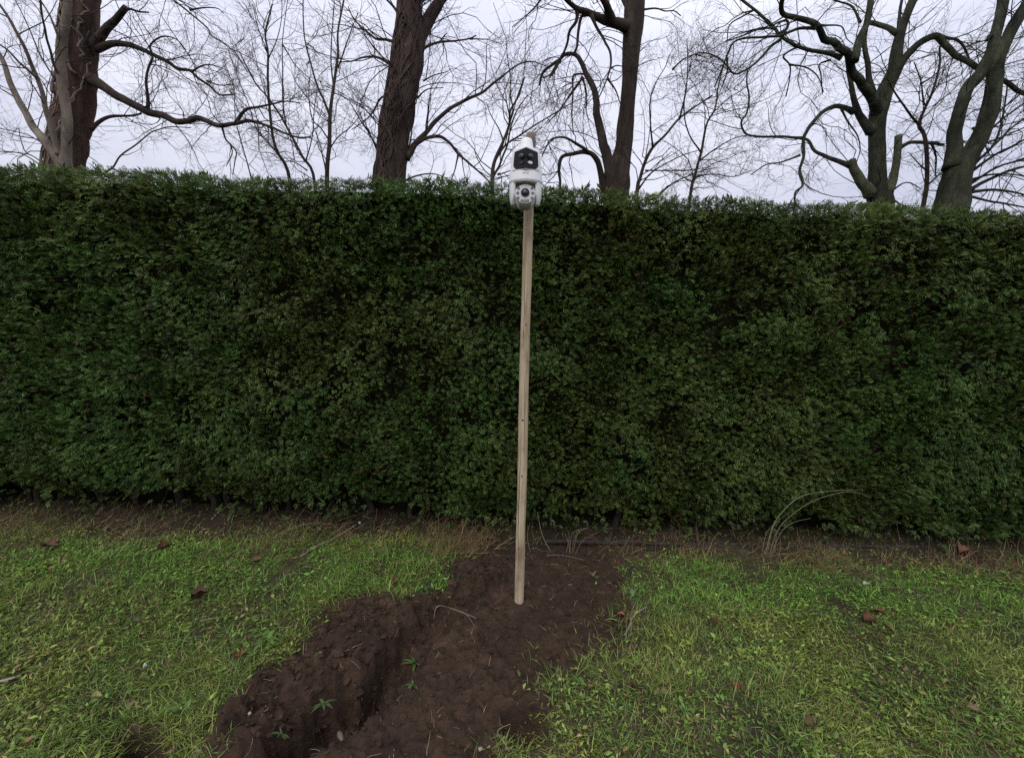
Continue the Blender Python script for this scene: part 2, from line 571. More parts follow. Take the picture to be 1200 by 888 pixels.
sets = [hedge_layer(84000, 4.0, -0.015, 0.06, 0.036, 0.17, 7, 1.0),
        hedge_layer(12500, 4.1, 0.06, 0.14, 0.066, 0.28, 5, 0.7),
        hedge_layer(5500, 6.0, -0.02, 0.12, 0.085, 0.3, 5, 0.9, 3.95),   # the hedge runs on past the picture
        top_fringe(11000), low_growth(1700)]
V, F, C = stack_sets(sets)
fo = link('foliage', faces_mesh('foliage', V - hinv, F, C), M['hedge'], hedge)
tag(fo, kind='stuff')
# added lumpy body for the hedge inside, shade painted in as near black
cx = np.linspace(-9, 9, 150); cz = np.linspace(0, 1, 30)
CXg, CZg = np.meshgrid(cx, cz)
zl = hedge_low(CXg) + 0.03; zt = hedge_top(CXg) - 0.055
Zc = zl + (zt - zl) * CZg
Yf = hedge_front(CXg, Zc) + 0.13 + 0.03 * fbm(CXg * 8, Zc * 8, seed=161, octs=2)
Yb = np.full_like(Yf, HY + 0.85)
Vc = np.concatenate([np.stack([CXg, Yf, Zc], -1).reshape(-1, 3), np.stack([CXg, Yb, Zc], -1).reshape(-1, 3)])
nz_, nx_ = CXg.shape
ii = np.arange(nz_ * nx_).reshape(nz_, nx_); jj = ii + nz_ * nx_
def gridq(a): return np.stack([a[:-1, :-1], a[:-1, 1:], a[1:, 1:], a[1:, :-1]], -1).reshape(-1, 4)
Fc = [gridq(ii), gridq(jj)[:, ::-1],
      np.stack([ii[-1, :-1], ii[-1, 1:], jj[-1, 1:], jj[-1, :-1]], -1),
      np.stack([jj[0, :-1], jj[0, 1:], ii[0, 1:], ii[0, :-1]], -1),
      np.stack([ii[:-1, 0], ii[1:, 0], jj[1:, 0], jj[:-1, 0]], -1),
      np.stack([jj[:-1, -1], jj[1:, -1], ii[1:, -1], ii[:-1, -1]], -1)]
link('shade_core', faces_mesh('shade_core', Vc - hinv, np.concatenate(Fc), None, True), M['core'], hedge)

# second dark body, added to stop light coming under the hedge from behind
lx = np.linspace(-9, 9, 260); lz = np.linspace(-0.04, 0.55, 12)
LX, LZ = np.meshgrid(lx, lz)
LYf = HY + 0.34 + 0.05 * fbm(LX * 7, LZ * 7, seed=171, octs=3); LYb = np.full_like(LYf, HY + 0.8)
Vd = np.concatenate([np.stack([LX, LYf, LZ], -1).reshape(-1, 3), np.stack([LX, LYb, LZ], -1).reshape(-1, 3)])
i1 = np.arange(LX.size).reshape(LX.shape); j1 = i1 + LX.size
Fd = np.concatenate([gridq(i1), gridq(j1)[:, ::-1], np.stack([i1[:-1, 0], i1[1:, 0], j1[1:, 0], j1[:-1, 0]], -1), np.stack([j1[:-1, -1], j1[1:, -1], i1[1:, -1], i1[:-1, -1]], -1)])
link('shade_core', faces_mesh('shade_core', Vd - hinv, Fd, None, False), M['core'], hedge)

# ------------------------------------------------------------------ tubes
def tube(pts, radii, sides=8, bump=0.0, seed=0, cap=True, bfreq=9.0):
    pts = np.asarray(pts, float); radii = np.asarray(radii, float)
    n = len(pts)
    T = np.gradient(pts, axis=0); T = unit(T)
    ref = np.array([0.0, 1.0, 0.0]) if abs(T[0][1]) < 0.8 else np.array([1.0, 0, 0])
    u = np.cross(T[0], ref); u /= np.linalg.norm(u)
    rings = []
    th = np.linspace(0, 2 * math.pi, sides, endpoint=False)
    for i in range(n):
        u = u - T[i] * (u @ T[i]); u /= np.linalg.norm(u) + 1e-9
        v = np.cross(T[i], u)
        c = np.cos(th)[:, None] * u + np.sin(th)[:, None] * v
        rings.append(pts[i] + c * radii[i])
    R = np.array(rings)
    if bump > 0:
        c = R - pts[:, None, :]
        q = R * bfreq
        b = fbm(q[..., 0], q[..., 1], q[..., 2] * 0.35, seed=seed, octs=3)
        R = pts[:, None, :] + c * (1 + bump * b)[..., None]
    V = R.reshape(-1, 3)
    a = np.arange(n * sides).reshape(n, sides)
    b = np.roll(a, -1, axis=1)
    F = [np.stack([a[:-1], b[:-1], b[1:], a[1:]], -1).reshape(-1, 4)]
    if cap:
        V = np.concatenate([V, [pts[0] - T[0] * 0.0, pts[-1] + T[-1] * radii[-1] * 0.35]])
        k = n * sides
        F.append(np.stack([b[0], a[0], np.full(sides, k)], -1))
        F.append(np.stack([a[-1], b[-1], np.full(sides, k + 1)], -1))
    return V, F

def batch_tubes(Pn, Rn, sides=3):
    """Pn (n,k,3), Rn (n,k) -> V, F"""
    n, k, _ = Pn.shape
    T = np.gradient(Pn, axis=1)
    T /= np.linalg.norm(T, axis=2)[..., None] + 1e-9
    ref = np.zeros_like(T); ref[..., 1] = 1.0
    ref[np.abs(T[..., 1]) > 0.85] = (1, 0, 0)
    u = np.cross(T, ref); u /= np.linalg.norm(u, axis=2)[..., None] + 1e-9
    v = np.cross(T, u)
    th = np.linspace(0, 2 * math.pi, sides, endpoint=False)
    R = Pn[:, :, None, :] + (np.cos(th)[:, None] * u[:, :, None, :] + np.sin(th)[:, None] * v[:, :, None, :]) * Rn[:, :, None, None]
    V = R.reshape(-1, 3)
    a = np.arange(n * k * sides).reshape(n, k, sides)
    b = np.roll(a, -1, axis=2)
    F = np.stack([a[:, :-1], b[:, :-1], b[:, 1:], a[:, 1:]], -1).reshape(-1, 4)
    return V, F

def catmull(pts, per=4):
    pts = np.asarray(pts, float)
    Q = np.concatenate([[2 * pts[0] - pts[1]], pts, [2 * pts[-1] - pts[-2]]])
    out = []
    for i in range(1, len(Q) - 2):
        p0, p1, p2, p3 = Q[i - 1], Q[i], Q[i + 1], Q[i + 2]
        for t in np.linspace(0, 1, per, endpoint=False):
            out.append(0.5 * ((2 * p1) + (-p0 + p2) * t + (2 * p0 - 5 * p1 + 4 * p2 - p3) * t * t + (-p0 + 3 * p1 - 3 * p2 + p3) * t ** 3))
    out.append(pts[-1])
    return np.array(out)

def grow(S, D, L, R0, R1, k, wander, lift):
    """random-walk shoots: S,D (n,3), L,R0,R1 (n)"""
    n = len(S)
    Pn = np.zeros((n, k, 3)); Pn[:, 0] = S
    d = D.copy()
    for i in range(1, k):
        d = d + RNG.normal(0, wander, (n, 3)) + np.array([0, 0, lift])
        d = unit(d)
        Pn[:, i] = Pn[:, i - 1] + d * (L / (k - 1))[:, None]
    f = np.linspace(0, 1, k)[None, :]
    Rn = R0[:, None] * (1 - f) + R1[:, None] * f
    return Pn, Rn

def spawn(Pn, Rn, m, a0, a1, tmin=0.2):
    n, k, _ = Pn.shape
    i = np.repeat(np.arange(n), m)
    t = RNG.uniform(tmin, 1.0, len(i)) * (k - 1)
    j = np.minimum(t.astype(int), k - 2); f = (t - j)[:, None]
    S = Pn[i, j] * (1 - f) + Pn[i, j + 1] * f
    T = unit(Pn[i, j + 1] - Pn[i, j])
    r = Rn[i, j]
    q = RNG.normal(0, 1, (len(i), 3)); q = unit(q - T * (q * T).sum(1)[:, None])
    a = RNG.uniform(a0, a1, len(i))[:, None]
    return S, T * np.cos(a) + q * np.sin(a), r

# woody stems of the hedge plants, seen in the dark gap at its foot
M['hedge_wood'] = mat_bark('hedge_wood', (0.02, 0.014, 0.01), (0.045, 0.033, 0.024), (0.08, 0.06, 0.045), 14, 0.8, 0.3)
for k in range(34):
    hx = -4.4 + k * 0.27 + random.uniform(-0.11, 0.11)
    hy = HY + 0.30 + random.uniform(-0.08, 0.1)
    q = np.array([(hx, hy, -0.05), (hx + random.uniform(-.04, .04), hy - 0.02, 0.12), (hx + random.uniform(-.12, .12), hy - 0.05, 0.33), (hx + random.uniform(-.2, .2), hy + 0.02, 0.7)])
    rs = random.uniform(0.008, 0.024)
    V, F = tube(catmull(q, 4), np.linspace(rs * 1.25, rs * 0.8, 13), 9, 0.18, 700 + k)
    link('stem', faces_mesh('stem', V - hinv, F, None, True), M['hedge_wood'], hedge)

# ------------------------------------------------------------------ trees behind the hedge
def build_tree(name, label, group, Y, bark, trunk, limbs, twig=1.0, trunk_shoots=0.0, sides=18, lift=0.03, twig_mat=None, tl=(0.45, 1.1), thick=1.0, branch_mat=None):
    base0 = P(trunk[0][0], trunk[0][1], Y)
    root_pt = np.array([base0[0], Y, 0.0])
    root = empty(name, tuple(root_pt))
    tag(root, label, 'tree', group)
    allp, allr, allpx, ally = [], [], [], []
    segs = []
    def make(pw, start_y, part, drift, nsides, bumpy, seed, ground=False, own=None):
        pts, rr = [], []
        yy = start_y
        dv = RNG.normal(0, 1) * drift
        for i, (x, y, w) in enumerate(pw):
            if i > 0:
                step = math.hypot(x - pw[i - 1][0], y - pw[i - 1][1]) * mm_per_px(yy, 3.0)
                dv += RNG.normal(0, 0.3) * drift
                yy += float(np.clip(dv, -0.9, 0.9)) * step
            p = P(x, y, yy)
            pts.append(p)
            j0, j1 = max(0, i - 1), min(len(pw) - 1, i + 1)
            ax, ay = abs(pw[j1][0] - pw[j0][0]) + 1e-3, abs(pw[j1][1] - pw[j0][1]) + 1e-3
            vert = ay * ay / (ax * ax + ay * ay)
            k = vert * math.hypot(1, (x - 600) / FPX) + (1 - vert) * math.hypot(1, (y - 444) / FPX)
            rr.append(0.5 * w * mm_per_px(yy, p[2]) / k)
        depth = [p[1] for p in pts]
        cp = list(pw)
        if pw[-1][1] <= 3 and part != 'dead':
            d = unit((pts[-1] - pts[-2])[None])[0]
            r_end = rr[-1]
            dist = min(2.2, 30 * r_end + 0.4)
            for q in range(1, 5):
                d = unit((d + RNG.normal(0, 0.12, 3) + np.array([0, 0, 0.05]))[None])[0]
                pts.append(pts[-1] + d * dist / 4); rr.append(r_end * (1 - 0.2 * q))
        if ground:
            g = np.array([pts[0][0], pts[0][1], -0.05])
            mid = pts[0] * 0.5 + g * 0.5
            pts = [g, mid] + pts; rr = [rr[0] * 1.35, rr[0] * 1.08] + rr
        per = 5 if ground else 4
        C3 = catmull(np.column_stack([np.array(pts), np.array(rr)]), per)
        pp, r3 = C3[:, :3], np.maximum(C3[:, 3], 0.0012)
        if not ground:   # slight gnarl, flared where it leaves the parent
            sl = np.concatenate([[0], np.cumsum(np.linalg.norm(np.diff(pp, axis=0), axis=1))])
            ph = RNG.uniform(0, 50, 3)
            wv = np.stack([vnoise(sl * 5.5 + ph[c], sl * 0 + 7.7, seed=seed + c) for c in range(3)], 1) * np.minimum(0.022, r3 * 0.5)[:, None]
            pp = pp + wv * smooth(0, 0.15, sl)[:, None]
            r3 = r3 * (1 + 0.4 * np.exp(-sl / (2.5 * r3[0] + 1e-4)))
        V, F = tube(pp, r3, nsides, bumpy, seed, True)
        V = V - root_pt
        tri = F[1:]
        me = faces_mesh(part, V, F, None, True)
        link(part, me, bark if part == 'trunk' else (own or branch_mat or bark), root)
        segs.append((pp, r3, ground))
        for (x, y, w), yv in zip(cp, depth):
            allpx.append((x, y)); ally.append(yv)
    make(trunk, Y, 'trunk', 0.0 if trunk[0][2] > 8 else 0.15, sides, 0.13 if trunk[0][2] > 8 else 0.05, 300 + int(Y * 10), True)
    # refine lookup of depth along the trunk
    def dens():
        a = np.array(allpx, float); b = np.array(ally, float)
        return a, b
    for li, limb in enumerate(limbs):
        w0, w1, pl = limb[:3]
        own = limb[3] if len(limb) > 3 else None
        n = len(pl)
        a, b = dens()
        # nearest traced wood gives the depth where the limb leaves it
        k = int(np.argmin(np.hypot(a[:, 0] - pl[0][0], a[:, 1] - pl[0][1])))
        sy = b[k]
        ln = np.cumsum([0] + [math.hypot(pl[i][0] - pl[i - 1][0], pl[i][1] - pl[i - 1][1]) for i in range(1, n)])
        f = ln / ln[-1]
        pw = [(x, y, 0.92 * (w0 * (1 - q) ** 1.2 + w1 * (1 - (1 - q) ** 1.2))) for (x, y), q in zip(pl, f)]
        make(pw, sy, 'branch', 0.35, 12 if w0 > 9 else (8 if w0 > 4 else 6), 0.05 if w0 > 5 else 0.02, 400 + li, False, own)
    # fine twigs
    VV, FF, off = [], [], 0
    L1P, L1R = [], []
    for pp, r3, ground in segs:
        seglen = np.linalg.norm(np.diff(pp, axis=0), axis=1)
        tot = seglen.sum()
        if ground:
            keep = pp[:, 2] > 2.3
            if keep.sum() < 3: continue
            pp, r3 = pp[keep], r3[keep]
            tot = np.linalg.norm(np.diff(pp, axis=0), axis=1).sum()
            dens_ = trunk_shoots if trunk[0][2] > 8 else 4.5
        else:
            dens_ = 5.0
        m = int(round(dens_ * tot * twig))
        if m < 1: continue
        S, D, r = spawn(pp[None], r3[None], m, 0.5, 1.25, 0.08)
        S = S + D * (r * 0.8)[:, None]
        r0 = np.clip(r * 0.5, 0.0025, 0.0075) * thick
        L = RNG.uniform(tl[0], tl[1], m) * np.clip(r0 / 0.006, 0.6, 1.2)
        Pn, Rn = grow(S, D, L, r0, r0 * 0.35, 8, 0.22, lift)
        L1P.append(Pn); L1R.append(Rn)
    if L1P:
        P1, R1 = np.concatenate(L1P), np.concatenate(L1R)
        V, F = batch_tubes(P1, R1, 4); VV.append(V); FF.append(F + off); off += len(V)
        S, D, r = spawn(P1, R1, 5, 0.5, 1.1, 0.15)
        n = len(S)
        P2, R2 = grow(S, D, RNG.uniform(0.18, 0.5, n), np.clip(r * 0.55, 0.0018, 0.0036) * thick, np.full(n, 0.0011), 5, 0.27, lift)
        V, F = batch_tubes(P2, R2, 3); VV.append(V); FF.append(F + off); off += len(V)
        S, D, r = spawn(P2, R2, 4, 0.5, 1.0, 0.2)
        n = len(S)
        P3, R3 = grow(S, D, RNG.uniform(0.08, 0.26, n), np.full(n, 0.0016) * thick, np.full(n, 0.0008), 3, 0.25, lift)
        V, F = batch_tubes(P3, R3, 3); VV.append(V); FF.append(F + off); off += len(V)
        me = faces_mesh('twigs', np.concatenate(VV) - root_pt, np.concatenate(FF), None, True)
        tag(link('twigs', me, twig_mat or bark, root), kind='stuff')
    return root, segs

M['bark_red'] = mat_bark('bark_redbrown', (0.032, 0.020, 0.015), (0.090, 0.052, 0.038), (0.165, 0.108, 0.08), 7, 0.9, 0.18)
M['bark_pale'] = mat_bark('bark_pale', (0.11, 0.085, 0.065), (0.19, 0.155, 0.12), (0.27, 0.23, 0.18), 8, 0.4, 0.4)
M['bark_dark'] = mat_bark('bark_dark', (0.020, 0.016, 0.013), (0.046, 0.034, 0.026), (0.09, 0.068, 0.05), 9, 0.8, 0.2)
M['bark_brown'] = mat_bark('bark_brown', (0.03, 0.021, 0.018), (0.07, 0.048, 0.038), (0.14, 0.10, 0.08), 9, 0.9, 0.2)
M['bark_green'] = mat_bark('bark_mossy', (0.012, 0.013, 0.008), (0.038, 0.042, 0.025), (0.095, 0.102, 0.062), 7, 1.0, 0.35)
M['bark_algae'] = mat_bark('bark_pale_algae', (0.05, 0.055, 0.032), (0.095, 0.105, 0.06), (0.15, 0.16, 0.10), 12, 0.7, 0.5)
M['twig'] = mat_plain('twig_brown', (0.042, 0.032, 0.030), 0.85, 0.2)

GRP = 'bare trees standing behind the hedge'
treeA, segA = build_tree('bare_tree', 'thick reddish brown bare trunk at the far left with long arms reaching right', GRP, 7.2, M['bark_red'],
    [(76, 208, 52), (80, 165, 50), (86, 124, 48), (92, 60, 47), (96, 0, 47), (97, -30, 45)],
    [(14, 2.2, [(108, 93), (120, 101), (138, 113), (155, 122), (172, 131), (190, 134), (205, 141), (218, 141), (230, 138), (245, 143), (258, 147), (277, 144), (297, 142), (319, 150), (346, 160), (364, 161)]),
     (5, 1.4, [(277, 144), (283, 134), (290, 128), (302, 125), (318, 122), (335, 119), (352, 121)]),
     (3.4, 1.2, [(260, 148), (264, 162), (270, 169), (277, 178), (275, 190), (273, 205)]),
     (2.2, 1, [(270, 169), (272, 180), (265, 195)]),
     (5.5, 3, [(173, 130), (173, 115), (171, 97), (174, 80), (179, 67)]),
     (10, 2, [(112, 57), (130, 53), (145, 51), (165, 57), (180, 65), (195, 72), (208, 81), (222, 83), (233, 92), (245, 100), (257, 111), (275, 111)]),
     (3, 1.2, [(225, 84), (238, 77), (252, 77), (268, 84)]),
     (2.6, 1.2, [(243, 95), (258, 100), (273, 99)]),
     (15, 9, [(110, 56), (120, 38), (133, 23), (146, 8)]),
     (4.5, 2, [(143, 14), (152, 11), (163, 14), (175, 15)]),
     (6, 2.5, [(106, 152), (116, 143), (130, 137), (150, 136), (166, 133)]),
     (3.2, 1.2, [(104, 215), (130, 198), (141, 183), (156, 172), (175, 157), (186, 152), (200, 149), (224, 150)]),
     (4.5, 1.5, [(118, -45), (165, -30), (203, 0), (222, 15), (243, 33), (248, 42), (265, 53), (277, 64), (290, 85)]),
     (3.5, 1.2, [(180, 66), (176, 55), (183, 46), (195, 43), (208, 47), (217, 58)]),
     (3, 1.2, [(222, 12), (240, 9), (255, 10), (262, 16)])],
    twig=0.95, trunk_shoots=2.0, sides=26, branch_mat=M['bark_dark'], twig_mat=M['twig'])
treeB, segB = build_tree('bare_tree', 'pale grey many stemmed bare tree against the thick left trunk', GRP, 6.3, M['bark_pale'],
    [(78, 210, 17), (78, 170, 14), (79, 140, 13), (75, 110, 14), (72, 80, 14), (72, 50, 14), (77, 25, 12), (80, 0, 11), (80, -25, 10)],
    [(15, 7, [(76, 202), (66, 183), (55, 168), (40, 150), (27, 127), (14, 102), (5, 75), (-8, 50)]),
     (10, 4, [(70, 182), (65, 165), (57, 140), (50, 112), (40, 85), (32, 65), (20, 40), (8, 18), (-6, -2)]),
     (5, 3, [(70, 92), (62, 70), (55, 45), (50, 25), (47, 0)]),
     (4, 2.5, [(72, 55), (66, 38), (58, 18), (46, -2)]),
     (4.5, 2.5, [(42, 90), (33, 82), (22, 72), (10, 60), (-4, 50)]),
     (3, 1.5, [(66, 95), (48, 66), (35, 35), (22, 8), (15, -5)]),
     (2.5, 1.2, [(58, 198), (42, 185), (30, 178), (24, 162), (22, 150)]),
     (2.5, 1.2, [(52, 163), (33, 140), (20, 112), (0, 100)]),
     (2.5, 1.2, [(50, 195), (25, 180), (0, 178)])],
    twig=1.1, trunk_shoots=2.0, sides=14, twig_mat=M['twig'])
build_tree('bare_sapling', 'slender upright sapling with two stems meeting low, left of the camera post', GRP, 8.0, M['bark_dark'],
    [(383, 214, 5.5), (386, 168, 5), (387, 131, 4.5), (392, 94, 3.5), (396, 62, 3), (396, 37, 2.5), (403, 0, 2)],
    [(3.5, 1.6, [(387, 137), (380, 118), (371, 99), (362, 67), (356, 37), (355, 0)]),
     (2.4, 1.2, [(391, 100), (388, 75), (389, 40), (392, 0)]),
     (2.4, 1.2, [(396, 80), (405, 55), (412, 35), (420, 15)]),
     (2.2, 1.0, [(386, 165), (376, 150), (366, 140), (362, 115), (363, 90)]),
     (2.0, 1.0, [(386, 175), (397, 160), (412, 148), (425, 130)]),
     (2.2, 1.0, [(382, 200), (375, 170), (368, 150), (365, 140)])],
    twig=0.85, sides=7, lift=0.10)
build_tree('bare_sapling', 'thin bare sapling bending left from the hedge top, leftmost of the saplings', GRP, 8.4, M['bark_dark'],
    [(340, 214, 4.5), (324, 176, 4), (318, 149, 3.6), (314, 99, 3), (314, 62, 2.5), (311, 40, 2.2), (319, 5, 1.8)],
    [(2.2, 1.0, [(326, 180), (312, 165), (300, 150), (292, 125), (280, 95), (268, 60)]),
     (2.0, 1.0, [(295, 210), (284, 170), (276, 140), (274, 105), (262, 70)]),
     (1.8, 0.9, [(314, 70), (325, 45), (330, 20), (330, 0)]),
     (1.8, 0.9, [(313, 60), (303, 35), (296, 5)])],
    twig=0.85, sides=7, lift=0.10)
build_tree('bare_sapling', 'thin sapling crossing leftward between the two slender upright saplings', GRP, 7.6, M['bark_dark'],
    [(369, 216, 3.8), (354, 183, 3.4), (336, 149, 3), (325, 130, 2.6), (312, 112, 2.2), (299, 97, 1.9), (282, 64, 1.6)],
    [(2.2, 1.0, [(335, 147), (331, 115), (331, 80), (331, 50), (335, 15), (338, -5)]),
     (2.0, 1.0, [(358, 190), (366, 160), (368, 130), (372, 105)]),
     (1.8, 0.9, [(331, 52), (345, 75), (360, 90), (370, 100)]),
     (1.8, 0.9, [(360, 200), (345, 190), (330, 188), (318, 180)])],
    twig=0.85, sides=7, lift=0.10)
treeD, segD = build_tree('bare_tree', 'thick brown trunk leaning right and forking at the top, left of the camera', GRP, 6.5, M['bark_brown'],
    [(456, 214, 36), (460, 175, 36), (466, 135, 37), (473, 95, 35), (479, 55, 36), (480, 22, 30), (480, 0, 28), (480, -20, 26)],
    [(19, 14, [(485, 60), (492, 42), (504, 20), (519, -4)]),
     (4.5, 1.8, [(493, 59), (508, 51), (520, 48.5), (535, 48), (550, 46), (558, 42)]),
     (2.4, 1.4, [(551, 46), (560, 46), (571, 46)]),
     (2.4, 1.4, [(516, 49), (520, 43), (524, 39)]),
     (8, 1.4, [(476, 186), (486, 169), (498, 156), (515, 137), (535, 123), (550, 115), (565, 109), (575, 100), (590, 88), (605, 77), (622, 72), (640, 78)]),
     (6, 1.6, [(486, 169), (500, 162), (515, 160), (527, 168), (537, 180), (548, 190), (565, 205), (577, 217)]),
     (5, 1.4, [(464, 84), (453, 73), (440, 67), (425, 68), (412, 72), (396, 73)]),
     (5, 1.4, [(466, 50), (452, 47), (440, 46), (428, 36), (415, 23), (408, 8)]),
     (5, 2.5, [(470, 20), (460, 7), (450, -4)]),
     (3.5, 1.2, [(458, 108), (446, 116), (438, 130), (428, 141), (412, 152)]),
     (3, 1.2, [(472, 213), (490, 206), (510, 204), (530, 213)]),
     (2.5, 1.2, [(496, 95), (510, 88), (525, 84)]),
     (2.5, 1.2, [(489, 115), (500, 105), (520, 103)]),
     (3, 1.2, [(446, 185), (435, 160), (425, 145), (410, 120)]),
     (2.4, 1.0, [(537, 181), (533, 200), (527, 215)]),
     (2.4, 1.0, [(500, 155), (502, 130), (505, 105)])],
    twig=1.05, trunk_shoots=12, sides=26, lift=0.01, twig_mat=M['twig'])
build_tree('bare_sapling', 'small twin stemmed bare sapling right behind the security camera', GRP, 6.0, M['bark_dark'],
    [(577, 224, 5), (577, 205, 4.6), (580, 188, 4.2), (590, 165, 3.4), (597, 145, 3), (598, 130, 2.5), (608, 112, 2), (615, 90, 1.6)],
    [(3.2, 1.3, [(578, 206), (586, 192), (594, 170), (599, 148), (606, 130), (618, 112)]),
     (3.0, 1.2, [(581, 186), (592, 171), (608, 160), (625, 148), (645, 136), (668, 122), (690, 112)]),
     (2.0, 1.0, [(590, 165), (584, 150), (575, 135), (570, 120)]),
     (2.0, 1.0, [(583, 205), (600, 200), (612, 197)])],
    twig=1.2, sides=7, lift=0.05)
treeF, segF = build_tree('bare_tree', 'dark straight bare trunk right of the security camera with twisting left arms', GRP, 7.4, M['bark_dark'],
    [(722, 230, 29), (724, 200, 27), (731, 172, 21), (735, 122, 18), (739, 68, 20), (742, 32, 24), (745, 0, 24), (748, -25, 22)],
    [(14, 3, [(717, 208), (711, 187), (704, 155), (699, 128), (696, 105), (688, 88), (680, 72), (674, 64), (663, 63), (655, 70), (645, 77), (635, 86), (632, 100)]),
     (4, 1.6, [(660, 64), (651, 78), (644, 88), (632, 92)]),
     (3.4, 1.4, [(690, 88), (679, 87), (672, 90), (671, 110), (670, 135), (672, 158)]),
     (3, 1.2, [(683, 90), (677, 100), (668, 112), (655, 130), (640, 146)]),
     (2.5, 1.2, [(683, 92), (687, 110), (687, 132)]),
     (17, 5, [(740, 33), (722, 29), (712, 26), (700, 20), (690, 14), (678, 11), (668, 5), (658, -6)]),
     (11, 8, [(716, 26), (713, 12), (706, 0), (700, -12)]),
     (4.5, 2, [(676, 11), (676, 25), (668, 36), (665, 50), (660, 62), (654, 76), (645, 90)]),
     (4.5, 3, [(691, 16), (681, 20), (678, 35), (676, 54), (672, 65)]),
     (4.5, 1.6, [(693, 18), (700, 35), (708, 48), (715, 60), (716, 75), (712, 90), (706, 105), (700, 118)]),
     (2.5, 1.4, [(716, 80), (722, 77), (729, 78)]),
     (9, 3, [(709, 225), (706, 207), (701, 190), (692, 180), (680, 178), (668, 181), (657, 186), (655, 200), (656, 214), (655, 230)]),
     (5.5, 1.6, [(700, 189), (686, 175), (672, 166), (660, 161), (645, 164), (641, 171), (635, 184)]),
     (3.5, 1.6, [(750, 12), (768, 10), (780, 13), (790, 13), (798, 19)]),
     (9, 6, [(741, 16), (733, 3), (726, -8)]),
     (3, 1.2, [(637, -5), (626, 10), (612, 22), (600, 32)]),
     (3, 1.4, [(712, 92), (722, 108), (727, 122)])],
    twig=0.85, trunk_shoots=2, sides=22, lift=-0.02)
build_tree('bare_sapling', 'thin arching sapling just right of the dark straight trunk', GRP, 6.6, M['bark_dark'],
    [(746, 230, 4.6), (750, 210, 4.2), (756, 190, 4), (765, 173, 3.6), (780, 158, 3), (795, 140, 2.6), (812, 127, 2.2), (835, 112, 1.8)],
    [(2.6, 1.0, [(765, 173), (762, 146), (762, 118), (770, 95), (780, 78), (786, 62)]),
     (2.6, 1.0, [(748, 222), (760, 206), (776, 194), (800, 182), (820, 176)]),
     (2.4, 1.0, [(796, 140), (803, 112), (806, 80), (805, 45)]),
     (2.6, 1.0, [(768, 232), (790, 214), (815, 203), (840, 196)]),
     (2.0, 1.0, [(756, 200), (775, 200), (800, 200), (830, 196)]),
     (2.4, 1.0, [(788, 82), (800, 70), (815, 64), (830, 70)])],
    twig=1.1, sides=7, lift=0.02)
build_tree('bare_sapling', 'thin forked sapling midway between the dark straight trunk and the mossy tree', GRP, 6.2, M['bark_dark'],
    [(808, 236, 4), (815, 203, 3.6), (822, 177, 3.2), (828, 146, 2.6), (838, 127, 2.2), (842, 100, 1.8), (850, 70, 1.4)],
    [(2.4, 1.0, [(821, 178), (808, 158), (802, 135), (804, 100), (810, 75)]),
     (2.2, 1.0, [(818, 190), (838, 175), (858, 163), (880, 158)]),
     (2.2, 1.0, [(814, 208), (835, 204), (860, 207), (880, 200)]),
     (2.0, 1.0, [(812, 214), (795, 205), (780, 200)])],
    twig=1.3, sides=7, lift=0.0)
